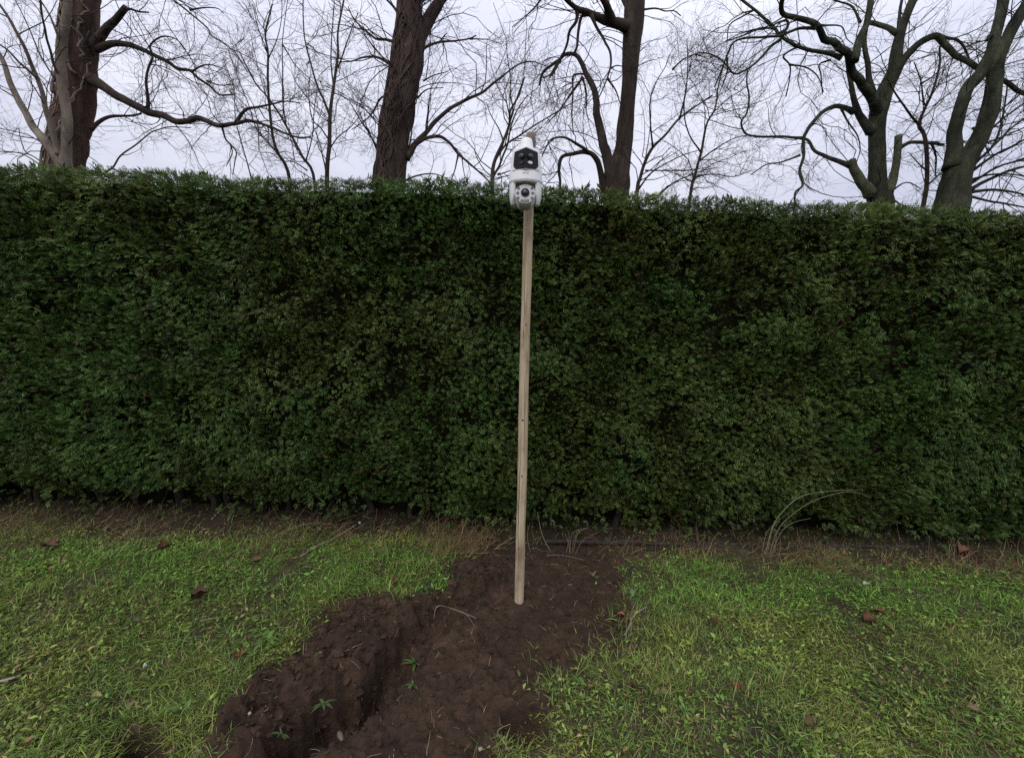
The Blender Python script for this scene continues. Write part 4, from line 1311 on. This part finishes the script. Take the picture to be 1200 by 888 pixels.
# white surround joining the prow to the round housing
def surround():
    c, s = math.cos(rad(25)), math.sin(rad(25))
    W = 0.0635
    out = [(-W * c, -0.0745 + W * s), (0, -0.0745), (W * c, -0.0745 + W * s)]
    V, F = [], []
    zs = (0.167, 0.270)
    lo = [(x, y, zs[0]) for x, y in out] + [(W * c, 0.0, zs[0]), (-W * c, 0.0, zs[0])]
    hi = [(x, y + (0.006), zs[1] - (0.008 if i != 1 else 0.0)) for i, (x, y) in enumerate(out)] + [(W * c * 0.95, 0.0, zs[1] - 0.008), (-W * c * 0.95, 0.0, zs[1] - 0.008)]
    V = np.array(lo + hi)
    a = np.arange(5); b = np.roll(a, -1)
    return V, [np.stack([a, b, b + 5, a + 5], -1), np.array([[4, 3, 2, 1, 0]]), np.array([[5, 6, 7, 8, 9]])]
sr = put('window_surround', surround(), M['white'], cam_root, False)
bv = sr.modifiers.new('bevel', 'BEVEL'); bv.width = 0.004; bv.segments = 3

# small grey maker's print, too small to read: a row of tiny raised strokes
for k, (w, hgt) in enumerate(((0.0022, 0.004), (0.0032, 0.004), (0.0034, 0.004), (0.0012, 0.0055), (0.0012, 0.005), (0.0032, 0.004), (0.003, 0.0055))):
    x0 = -0.0125 + k * 0.0040
    yb = -math.sqrt(max(0, 0.0712 ** 2 - x0 ** 2)) * 0.95
    bm = bmesh.new(); bmesh.ops.create_cube(bm, size=1.0)
    for v in bm.verts: v.co.x *= w; v.co.y *= 0.0016; v.co.z *= hgt
    bm_obj('letter', bm, M['print'], cam_root, False, (x0, yb - 0.0002, 0.152))

# yoke: two cheeks that hold the ball
for sgn in (-1, 1):
    th0, th1 = rad(-44), rad(44)
    prof = [(0.121, 1.0), (0.100, 1.0), (0.070, 0.99), (0.045, 0.955), (0.030, 0.90), (0.024, 0.86)]
    ths = np.linspace(th0, th1, 15)
    outer, inner = [], []
    for z, f in prof:
        narrow = 1.0 if z > 0.06 else (0.6 + 0.4 * (z - 0.024) / 0.036)
        outer.append([(sgn * 0.0715 * f * math.cos(a * narrow), 0.0715 * f * math.sin(a * narrow) * 0.95, z) for a in ths])
        inner.append([(sgn * 0.060 * f * math.cos(a * narrow), 0.064 * f * math.sin(a * narrow) * 0.95, z) for a in ths])
    O, I = np.array(outer), np.array(inner)
    nr, nc = O.shape[:2]
    V = np.concatenate([O.reshape(-1, 3), I.reshape(-1, 3)])
    a = np.arange(nr * nc).reshape(nr, nc); b = a + nr * nc
    F = np.concatenate([gridq(a), gridq(b)[:, ::-1],
                        np.stack([a[:-1, 0], a[1:, 0], b[1:, 0], b[:-1, 0]], -1), np.stack([b[:-1, -1], b[1:, -1], a[1:, -1], a[:-1, -1]], -1),
                        np.stack([a[-1, :-1], a[-1, 1:], b[-1, 1:], b[-1, :-1]], -1), np.stack([b[0, :-1], b[0, 1:], a[0, 1:], a[0, :-1]], -1)])
    o = put('yoke_arm', (V, F), M['white'])
    me = o.data; bm = bmesh.new(); bm.from_mesh(me); bmesh.ops.recalc_face_normals(bm, faces=bm.faces); bm.to_mesh(me); bm.free()

# ball head
BC = np.array((0.0, -0.002, 0.061))
bm = bmesh.new(); bmesh.ops.create_uvsphere(bm, u_segments=44, v_segments=28, radius=0.0565)
for v in bm.verts:
    v.co.z *= 1.02 if v.co.z < 0 else 0.98
    v.co.x *= 0.96
    if v.co.y < -0.045: v.co.y = -0.045 + (v.co.y + 0.045) * 0.25
bm_obj('ball_head', bm, M['white'], cam_root, True, tuple(BC))
face = empty('face_plate', tuple(BC + np.array((0, -0.0485, 0.004))), (rad(0), 0, 0)); face.parent = cam_root
bm = bmesh.new(); bmesh.ops.create_cone(bm, cap_ends=True, segments=48, radius1=0.0455, radius2=0.041, depth=0.008)
bmesh.ops.rotate(bm, verts=bm.verts, matrix=Matrix.Rotation(rad(90), 3, 'X'))
bm_obj('plate', bm, M['grey_face'], face, False, (0, 0.002, 0))
for nm, r, dpt, mt, yo in (('lens_ring', 0.019, 0.010, 'ring', -0.002), ('lens_bezel', 0.0155, 0.012, 'black', -0.003)):
    bm = bmesh.new(); bmesh.ops.create_cone(bm, cap_ends=True, segments=36, radius1=r, radius2=r * 0.94, depth=dpt)
    bmesh.ops.rotate(bm, verts=bm.verts, matrix=Matrix.Rotation(rad(90), 3, 'X'))
    bm_obj(nm, bm, M[mt], face, False, (0, yo, 0.006))
bm = bmesh.new(); bmesh.ops.create_uvsphere(bm, u_segments=24, v_segments=12, radius=0.0115)
for v in bm.verts: v.co.y *= 0.35
bm_obj('lens', bm, M['lens'], face, True, (0, -0.0085, 0.006))
for sgn in (-1, 1):
    for k, (dx, dz) in enumerate(((0.029, 0.026), (0.0325, 0.004), (0.030, -0.018))):
        bm = bmesh.new(); bmesh.ops.create_cone(bm, cap_ends=True, segments=18, radius1=0.0066, radius2=0.006, depth=0.003)
        bmesh.ops.rotate(bm, verts=bm.verts, matrix=Matrix.Rotation(rad(90), 3, 'X'))
        bm_obj('led', bm, M['led'], face, False, (sgn * dx, -0.0028, dz))
# sensor cover under the lens
cv = []
for z, hw in ((0.041, 0.017), (0.030, 0.025), (0.018, 0.0265), (0.008, 0.021), (0.0015, 0.010)):
    for u in np.linspace(-1, 1, 9):
        xx = u * hw; dz_ = z - BC[2]
        rr_ = max(1e-5, 0.0618 ** 2 - dz_ ** 2 - xx ** 2)
        cv.append((xx, BC[1] - min(math.sqrt(rr_), 0.0535), z))
cv = np.array(cv); k9 = np.arange(45).reshape(5, 9)
cvb = cv + np.array([0, 0.012, 0])
F = np.concatenate([gridq(k9), gridq(k9 + 45)[:, ::-1],
    np.stack([k9[:-1, 0], k9[1:, 0], k9[1:, 0] + 45, k9[:-1, 0] + 45], -1), np.stack([k9[:-1, -1] + 45, k9[1:, -1] + 45, k9[1:, -1], k9[:-1, -1]], -1),
    np.stack([k9[0, :-1] + 45, k9[0, 1:] + 45, k9[0, 1:], k9[0, :-1]], -1), np.stack([k9[-1, :-1], k9[-1, 1:], k9[-1, 1:] + 45, k9[-1, :-1] + 45], -1)])
put('sensor_cover', (np.concatenate([cv, cvb]), F), M['chin'])
# bracket to the post
V, F = bar_mesh(np.array((0, 0.03, 0.235)), np.array((0.004, 0.092, 0.235)), 0.045, 0.075, 'bracket', 4, 0.0)
put('bracket', (V, F), M['white'], cam_root, False)

# ------------------------------------------------------------------ small things on the ground
def place(px, py, lift=0.0):
    p = G(px, py)
    for _ in range(4):
        p = G(px, py, hz(p[0], p[1]) + lift)
    return p

LEAF_OUT = {}
def leaf_mesh(kind, L, col, curl, seed):
    """a curled dead leaf with lobes; lies flat in xy, tip along +x"""
    rng = np.random.default_rng(seed)
    m = 15
    t = np.linspace(0, 1, m)
    w = np.sin(np.pi * t ** 0.8) * 0.34
    if kind == 'lobed':
        w = w * (1 + 0.25 * np.sin(t * 13 + seed))
    w = np.maximum(w + rng.normal(0, 0.015, m), 0.008)
    w[0] = 0.012; w[-1] = 0.006
    rows = []
    for v in (-1, -0.55, 0, 0.55, 1):
        x = t * L + (0.10 * L * abs(v) if kind == 'lobed' else 0)
        y = v * w * L
        z = curl * L * (v * v) * w * 1.6 + curl * L * 0.5 * (t - 0.4) ** 2 + rng.normal(0, 0.012, m) * L
        rows.append(np.stack([x - L * 0.5, y, z], 1))
    V = np.stack(rows, 0).reshape(-1, 3)
    a = np.arange(5 * m).reshape(5, m)
    F = gridq(a)
    V2 = V - np.array([0, 0, 0.0006])
    V[:, 2] -= V[:, 2].min() - 0.001
    V2[:, 2] = V[:, 2] - 0.0007
    n = len(V)
    edge = np.concatenate([a[0], a[1:, -1], a[-1, ::-1][1:], a[::-1, 0][1:-1]])
    e2 = np.roll(edge, -1)
    Fs = np.concatenate([F, F[:, ::-1] + n, np.stack([edge, e2, e2 + n, edge + n], -1)])
    vein = (np.abs(np.repeat([-1, -0.55, 0, 0.55, 1], m)) < 0.1)
    c = np.array(col)[None] * rng.uniform(0.75, 1.25, (n, 1))
    c[vein] *= 0.7
    return faces_mesh('dead_leaf', np.concatenate([V, V2]), Fs, np.concatenate([c, c * 0.9]), True)

RUST, ORANGE, TAN, DKRED, BROWN, PALE = (0.16, 0.065, 0.035), (0.32, 0.12, 0.05), (0.28, 0.19, 0.11), (0.10, 0.030, 0.022), (0.11, 0.062, 0.038), (0.40, 0.32, 0.22)
leaves = [
    (1017, 726, 0.095, RUST, 'lobed', 0.5, 20, 'largest curled rust brown leaf lying on the grass at the right'),
    (1030, 719, 0.06, (0.20, 0.09, 0.05), 'plain', 0.7, 130, 'smaller brown leaf tucked against the largest rust brown leaf'),
    (862, 806, 0.06, ORANGE, 'plain', 0.7, 60, 'bright orange folded leaf on the grass right of the dug soil'),
    (728, 720, 0.055, ORANGE, 'plain', 0.5, 160, 'orange leaf on bare soil beside the bent grey twig'),
    (281, 770, 0.055, (0.26, 0.11, 0.055), 'lobed', 0.6, 80, 'orange brown leaf at the left lawn edge near the spoil heap'),
    (1141, 832, 0.055, TAN, 'plain', 0.5, -40, 'tan leaf on the grass near the lower right corner'),
    (233, 700, 0.10, BROWN, 'lobed', 0.8, 30, 'large dull brown crumpled leaf on the left lawn'),
    (462, 684, 0.06, (0.30, 0.09, 0.04), 'lobed', 0.9, 90, 'reddish orange leaf at the turf edge left of the post'),
    (57, 641, 0.11, (0.13, 0.06, 0.035), 'lobed', 0.6, 10, 'rusty leaf below the hedge at the far left'),
    (191, 642, 0.09, RUST, 'lobed', 0.6, 70, 'rust leaf at the hedge foot above the left lawn'),
    (1128, 648, 0.12, (0.22, 0.10, 0.05), 'lobed', 0.7, 15, 'rusty orange leaf against the hedge foot at the far right'),
    (836, 729, 0.05, DKRED, 'plain', 0.5, 100, 'dark red leaf in the grass right of the soil patch'),
    (300, 657, 0.07, (0.22, 0.11, 0.06), 'plain', 0.5, 40, 'brown leaf on the back edge of the left lawn'),
    (374, 624, 0.075, PALE, 'plain', 0.8, 85, 'pale tan leaf standing among dry stalks at the hedge foot'),
    (742, 803, 0.05, DKRED, 'lobed', 0.4, 30, 'dark red leaf nearest the little pit right of the dig'),
    (807, 813, 0.05, (0.13, 0.04, 0.03), 'plain', 0.4, 170, 'dull red leaf left of the bright orange folded leaf'),
    (950, 846, 0.07, BROWN, 'plain', 0.3, 20, 'flat dull brown leaf on the lower right lawn'),
    (913, 640, 0.05, (0.22, 0.10, 0.06), 'plain', 0.8, 75, 'brown leaf caught at the foot of the arching straw stems'),
    (1015, 685, 0.05, (0.52, 0.55, 0.42), 'plain', 0.4, 10, 'single whitish green leaf on the right lawn'),
    (1085, 717, 0.03, (0.5, 0.40, 0.22), 'plain', 0.4, 110, 'small pale yellow leaf right of the largest rust leaf'),
    (870, 716, 0.028, (0.55, 0.5, 0.36), 'plain', 0.4, 60, 'small cream leaf on the grass above the bright orange leaf'),
    (113, 816, 0.045, (0.36, 0.32, 0.10), 'plain', 0.4, 15, 'yellow green leaf on the left lawn above the small hole'),
    (160, 728, 0.06, BROWN, 'plain', 0.5, -20, 'brown leaf half hidden in the middle of the left lawn'),
    (130, 770, 0.05, (0.14, 0.06, 0.035), 'lobed', 0.5, 140, 'rust brown leaf on the left lawn below the half hidden brown leaf'),
    (778, 833, 0.035, (0.36, 0.33, 0.07), 'plain', 0.3, 10, 'yellow leaf on the lawn below the dark red leaves'),
]
for i, (px, py, L, col, kind, curl, rot, lab) in enumerate(leaves):
    p = place(px, py, 0.012)
    inlawn = soil_sd(np.array([p[0]]), np.array([p[1]]))[0] > 0
    o = link('dead_leaf', leaf_mesh(kind, L * 0.85, tuple(c * 0.85 for c in col), curl * 1.3, 50 + i), M['dead'], None, (p[0], p[1], p[2] + (0.002 if inlawn else -0.008)), (rad(random.uniform(0, 16)), rad(random.uniform(-14, 14)), rad(rot)))
    tag(o, lab, 'leaf', 'dead leaves fallen on the ground')

def stick(name, label, pts, r0, r1, col, cat='twig', on_ground=True, group=None, parent=None):
    Q = np.array([place(x, y, r0 + lift) for x, y, lift in pts])
    C3 = catmull(Q, 6)
    V, F = tube(C3, np.linspace(r0, r1, len(C3)), 7, 0.12, int(Q[0][0] * 100) % 97, True, 60)
    b = C3[0].copy()
    me = faces_mesh(name, V - b, F, np.array(col)[None] * np.ones((len(V), 1)), True)
    return tag(link(name, me, M['straw'], None, tuple(b)), label, cat, group)
TW = 'loose twigs on the ground'
stick('fallen_twig', 'bent grey twig lying at the right edge of the soil patch', [(732, 744, 0), (738, 732, 0.004), (742, 722, 0.008), (752, 714, 0.006), (758, 711, 0.002)], 0.0045, 0.003, (0.24, 0.20, 0.18), group=TW)
stick('fallen_twig', 'pale straight stick on the grass at the left picture edge', [(-14, 801, 0.012), (8, 796, 0.014), (24, 791, 0.012)], 0.005, 0.004, (0.34, 0.32, 0.24), group=TW)
stick('fallen_twig', 'thin pale stem lying across the trench head left of the post', [(508, 725, 0.01), (513, 710, 0.03), (530, 713, 0.03), (546, 719, 0.02), (558, 724, 0.002)], 0.0024, 0.0014, (0.30, 0.24, 0.18), group=TW)
stick('fallen_twig', 'short thin stem forked off the pale stem at the trench head', [(545, 718, 0.02), (550, 724, 0.01), (556, 733, 0.002)], 0.0018, 0.001, (0.24, 0.18, 0.13), group=TW)
stick('fallen_twig', 'thin root lying on soil just right of the post foot', [(640, 651, 0.002), (655, 650, 0.008), (672, 653, 0.006), (684, 656, 0.001)], 0.002, 0.0012, (0.24, 0.17, 0.12), group=TW)
stick('fallen_twig', 'thin root lying on soil left of the post near the hedge', [(535, 648, 0.002), (552, 648, 0.005), (572, 648, 0.004), (580, 646, 0.001)], 0.0022, 0.0012, (0.27, 0.19, 0.14), group=TW)
stick('fallen_twig', 'forked dry stem at the bottom edge of the dug soil', [(597, 880, 0.004), (590, 868, 0.01), (583, 858, 0.014), (588, 852, 0.016), (598, 848, 0.004)], 0.002, 0.0012, (0.28, 0.22, 0.15), group=TW)
stick('fallen_twig', 'short pale stem on the spoil heap left of the trench', [(404, 763, 0.003), (414, 758, 0.008), (426, 753, 0.003)], 0.002, 0.0012, (0.34, 0.28, 0.20), group=TW)
stick('fallen_twig', 'dry straw lying among stalks at the hedge foot left of the post', [(352, 652, 0.004), (372, 639, 0.02), (392, 630, 0.035), (418, 614, 0.05)], 0.0028, 0.0015, (0.33, 0.26, 0.17), group=TW)
stick('fallen_twig', 'second dry straw crossing above the left lawn edge', [(328, 628, 0.004), (345, 618, 0.02), (365, 613, 0.03), (390, 614, 0.02)], 0.0022, 0.0012, (0.28, 0.22, 0.15), group=TW)

# small pale pebbles and chips
def pebble(label, px, py, r, col, squash=(1.6, 1, 0.6), rot=0, seed=0):
    p = place(px, py, r * 0.3)
    rng = np.random.default_rng(seed)
    bm = bmesh.new(); bmesh.ops.create_icosphere(bm, subdivisions=2, radius=r)
    for v in bm.verts:
        f = 1 + 0.16 * math.sin(v.co.x / r * 3 + seed) + rng.normal(0, 0.04)
        v.co = Vector((v.co.x * squash[0] * f, v.co.y * squash[1] * f, v.co.z * squash[2] * f))
    inl = soil_sd(np.array([p[0]]), np.array([p[1]]))[0] > 0
    o = bm_obj('pebble', bm, mat_plain('pebble', col, 0.7, 0.3, 0, 0.2, 120), None, True, (p[0], p[1], p[2] + (0.014 if inl else 0)), (0.1, 0.1, rad(rot)))
    tag(o, label, 'pebble', 'small stones and chips on the ground')
pebble('pale oblong stone chip on the soil at the bottom edge', 563, 877, 0.008, (0.36, 0.31, 0.26), (1.9, 1, 0.6), -8, 1)
pebble('white upright chip on the edge of the spoil heap', 302, 790, 0.008, (0.5, 0.5, 0.46), (0.7, 0.6, 1.6), 0, 2)
pebble('white chip sunk in the left lawn', 171, 783, 0.010, (0.42, 0.44, 0.40), (0.8, 0.7, 1.4), 10, 3)
pebble('grey oblong stone lying in the trench', 399, 862, 0.010, (0.10, 0.08, 0.06), (1.9, 1, 0.6), -50, 4)
pebble('whitish stone at the bottom edge left of the trench', 234, 884, 0.009, (0.22, 0.19, 0.165), (1.0, 0.8, 1.3), 20, 5)
pebble('tan chip on the smooth top of the spoil heap', 291, 836, 0.007, (0.42, 0.32, 0.20), (1.4, 1.0, 0.6), 40, 6)

# leafy weeds
def weed(label, px, py, nleaf, L, w, col, droop, seed, facing=None, spread=math.pi * 2, group='leafy weeds around the dig'):
    rng = np.random.default_rng(seed)
    p = place(px, py)
    root = empty('weed', tuple(p)); tag(root, label, 'weed', group)
    for k in range(nleaf):
        a = (facing or 0) + (rng.random() - 0.5) * spread if facing is not None else rng.uniform(0, 6.283)
        el = rng.uniform(0.25, 1.15)
        l = L * rng.uniform(0.35, 1.15); ww = w * rng.uniform(0.5, 1.15)
        t = np.linspace(0, 1, 9)
        cxl = l * t * math.cos(el) * (1 + 0.2 * t); czl = l * (t * math.sin(el) - droop * t * t) + 0.004
        ws = ww * np.maximum(0.08, np.sin(np.pi * t ** 0.75)) * 0.5
        ws[-1] = ww * 0.03
        rows = []
        for v in (-1, 0, 1):
            rows.append(np.stack([cxl, v * ws, czl + (abs(v) * ws * 0.45)], 1))
        V = np.stack(rows, 0).reshape(-1, 3)
        R = np.array([[math.cos(a), -math.sin(a), 0], [math.sin(a), math.cos(a), 0], [0, 0, 1]])
        V = V @ R.T
        c = np.array(col) * rng.uniform(0.75, 1.3)
        cc = np.tile(c, (27, 1)); cc[9:18] *= 1.25
        link('leaf', faces_mesh('leaf', V, gridq(np.arange(27).reshape(3, 9)), cc, True), M['weed'], root)
GRN = (0.085, 0.16, 0.04)
weed('bright green leafy tuft growing on the trench edge', 487, 778, 11, 0.075, 0.013, GRN, 0.35, 1)
weed('broad leaved bright weed hanging at the left lawn edge', 314, 752, 14, 0.085, 0.024, (0.10, 0.18, 0.045), 0.5, 2)
weed('small dull green weed on the left wall of the trench', 379, 826, 10, 0.05, 0.012, (0.07, 0.10, 0.035), 0.6, 3)
weed('small weed clinging to the bottom left trench wall', 330, 862, 8, 0.042, 0.010, (0.06, 0.085, 0.03), 0.6, 4)
weed('little green weed on the mound below the bright trench tuft', 484, 803, 8, 0.04, 0.011, (0.075, 0.12, 0.035), 0.3, 5)
weed('sparse yellow green sprig on the spoil heap', 375, 768, 9, 0.045, 0.010, (0.13, 0.15, 0.06), 0.3, 6)
weed('green weed beside the small hole at lower left', 218, 836, 9, 0.08, 0.02, (0.09, 0.16, 0.04), 0.4, 7)
weed('grassy weed hanging at the bottom edge left of the trench', 262, 872, 12, 0.06, 0.008, (0.09, 0.10, 0.04), 0.5, 8)
weed('pale leafed weed by the right edge of the soil patch', 742, 700, 9, 0.05, 0.022, (0.10, 0.15, 0.06), 0.4, 9)
weed('sparse sprig of small weeds on the soil right of the post', 695, 676, 10, 0.05, 0.012, (0.11, 0.12, 0.05), 0.3, 10)
weed('dark leafy weed at the corner of turf left of the post', 500, 690, 12, 0.08, 0.014, (0.055, 0.075, 0.03), 0.6, 11)
weed('single broad green leaf weed right of the soil tongue', 680, 800, 4, 0.05, 0.02, (0.085, 0.17, 0.05), 0.2, 12)
weed('yellowish weed on the lip of the little pit', 590, 832, 7, 0.045, 0.013, (0.13, 0.13, 0.04), 0.4, 13)
weed('rosette of pale green leaves on the lower right lawn', 802, 834, 10, 0.045, 0.016, (0.10, 0.18, 0.055), 0.3, 14)
weed('green leafy weed at the hedge foot above the left lawn', 335, 612, 14, 0.10, 0.022, (0.06, 0.10, 0.03), 0.5, 15)
weed('yellow green grassy weed at the hedge foot right of the post', 803, 632, 12, 0.10, 0.010, (0.11, 0.13, 0.035), 0.4, 16)

# small flowers
def flower(label, px, py, col, r, stem):
    p = place(px, py)
    root = empty('flower', tuple(p)); tag(root, label, 'flower', 'small wild flowers at the hedge foot')
    V, F = tube(np.array([(0, 0, 0), (0.003, -0.002, stem * 0.5), (0.002, -0.006, stem)]), np.array([0.0012, 0.001, 0.001]), 5)
    link('stem', faces_mesh('stem', V, F, np.tile([0.06, 0.1, 0.03], (len(V), 1)), True), M['weed'], root)
    for k in range(7):
        a = k * 2 * math.pi / 7
        d = np.array([math.cos(a), -0.35 - 0.2 * math.sin(a), math.sin(a)]); d /= np.linalg.norm(d)
        s = np.cross(d, (0, 1, 0.2)); s /= np.linalg.norm(s)
        o = np.array([0.002, -0.006, stem])
        V = np.array([o, o + d * r * 0.6 + s * r * 0.28, o + d * r, o + d * r * 0.6 - s * r * 0.28])
        link('petal', faces_mesh('petal', V, np.array([[0, 1, 2, 3]]), np.tile(col, (4, 1))), M['weed'], root)
flower('small yellow flower at the hedge foot, left one of the pair', 473, 637, (0.62, 0.45, 0.03), 0.012, 0.03)
flower('small yellow flower at the hedge foot, right one of the pair', 479, 637, (0.62, 0.45, 0.03), 0.010, 0.028)
flower('tiny white flower against the dark hedge foot', 422, 632, (0.7, 0.7, 0.66), 0.011, 0.13)

# arching straw stems by the hedge
def arching(label, items, col, name='straw_plant', cat='dry plant'):
    b = P(*items[0][0][0], items[0][2])
    g = np.array([b[0], b[1], hz(b[0], b[1])])
    root = empty(name, tuple(g)); tag(root, label, cat)
    for pts, r, Y, dY in items:
        n = len(pts)
        Q = np.array([P(x, y, Y + dY * i / (n - 1)) for i, (x, y) in enumerate(pts)])
        Q[0][2] = min(Q[0][2], hz(Q[0][0], Q[0][1]) - 0.002)
        C3 = catmull(Q, 8)
        V, F = tube(C3, np.linspace(r * 0.62, r * 0.2, len(C3)), 6)
        c = np.array(col) * random.uniform(0.75, 1.2)
        link('stem', faces_mesh('stem', V - g, F, np.tile(c, (len(V), 1)), True), M['straw'], root)
    return root
arching('tall straw stems arching rightward out of the hedge foot', [
    ([(898, 640), (905, 618), (920, 596), (940, 581), (965, 576), (990, 574), (1006, 574)], 0.0034, 2.58, -0.05),
    ([(902, 640), (912, 620), (932, 600), (955, 586), (985, 577), (1005, 577), (1020, 583)], 0.0030, 2.58, -0.1),
    ([(900, 640), (908, 612), (926, 590), (942, 572), (953, 565)], 0.0024, 2.6, 0.0),
    ([(904, 640), (915, 624), (930, 612), (950, 607)], 0.0022, 2.57, -0.06),
    ([(894, 640), (897, 628), (906, 615), (925, 600)], 0.0026, 2.6, -0.02)], (0.30, 0.27, 0.17))
arching('bleached curved stem rising into the hedge right of the post', [
    ([(646, 638), (636, 628), (632, 612), (630, 600)], 0.0034, 2.6, 0.05),
    ([(622, 640), (618, 628), (621, 612)], 0.002, 2.58, 0.03)], (0.30, 0.25, 0.18))
arching('tangle of dry grass stalks on the soil edge right of the post', [
    ([(668, 640), (669, 630), (674, 622), (690, 618)], 0.0024, 2.58, -0.03), ([(672, 640), (676, 628), (684, 620), (694, 622)], 0.002, 2.58, 0.02),
    ([(664, 640), (667, 628), (664, 620)], 0.002, 2.58, 0.0), ([(670, 642), (664, 630), (660, 624)], 0.0018, 2.57, 0.0),
    ([(674, 641), (682, 634), (692, 628)], 0.0018, 2.57, -0.02), ([(671, 641), (673, 630), (680, 624)], 0.002, 2.58, -0.02)], (0.34, 0.26, 0.16))
arching('bare brown twigs lying against the hedge right of the dry tangle', [
    ([(716, 646), (712, 632), (718, 620)], 0.0022, 2.58, 0.0), ([(700, 640), (722, 634), (748, 634), (770, 638)], 0.0026, 2.6, 0.0),
    ([(724, 646), (735, 634), (752, 626), (785, 624)], 0.002, 2.58, 0.03), ([(742, 646), (741, 632), (744, 615)], 0.0018, 2.58, 0.02),
    ([(757, 640), (757, 625), (768, 608)], 0.0018, 2.6, 0.02)], (0.17, 0.12, 0.09), 'dry_twigs', 'dry plant')
arching('few thin stalks standing at the hedge foot on the far right', [
    ([(1122, 645), (1117, 630), (1107, 610)], 0.002, 2.6, 0.02), ([(1090, 645), (1089, 632), (1086, 625)], 0.0018, 2.6, 0.0), ([(1118, 648), (1121, 636), (1127, 628)], 0.0018, 2.59, 0.0)], (0.22, 0.18, 0.12))
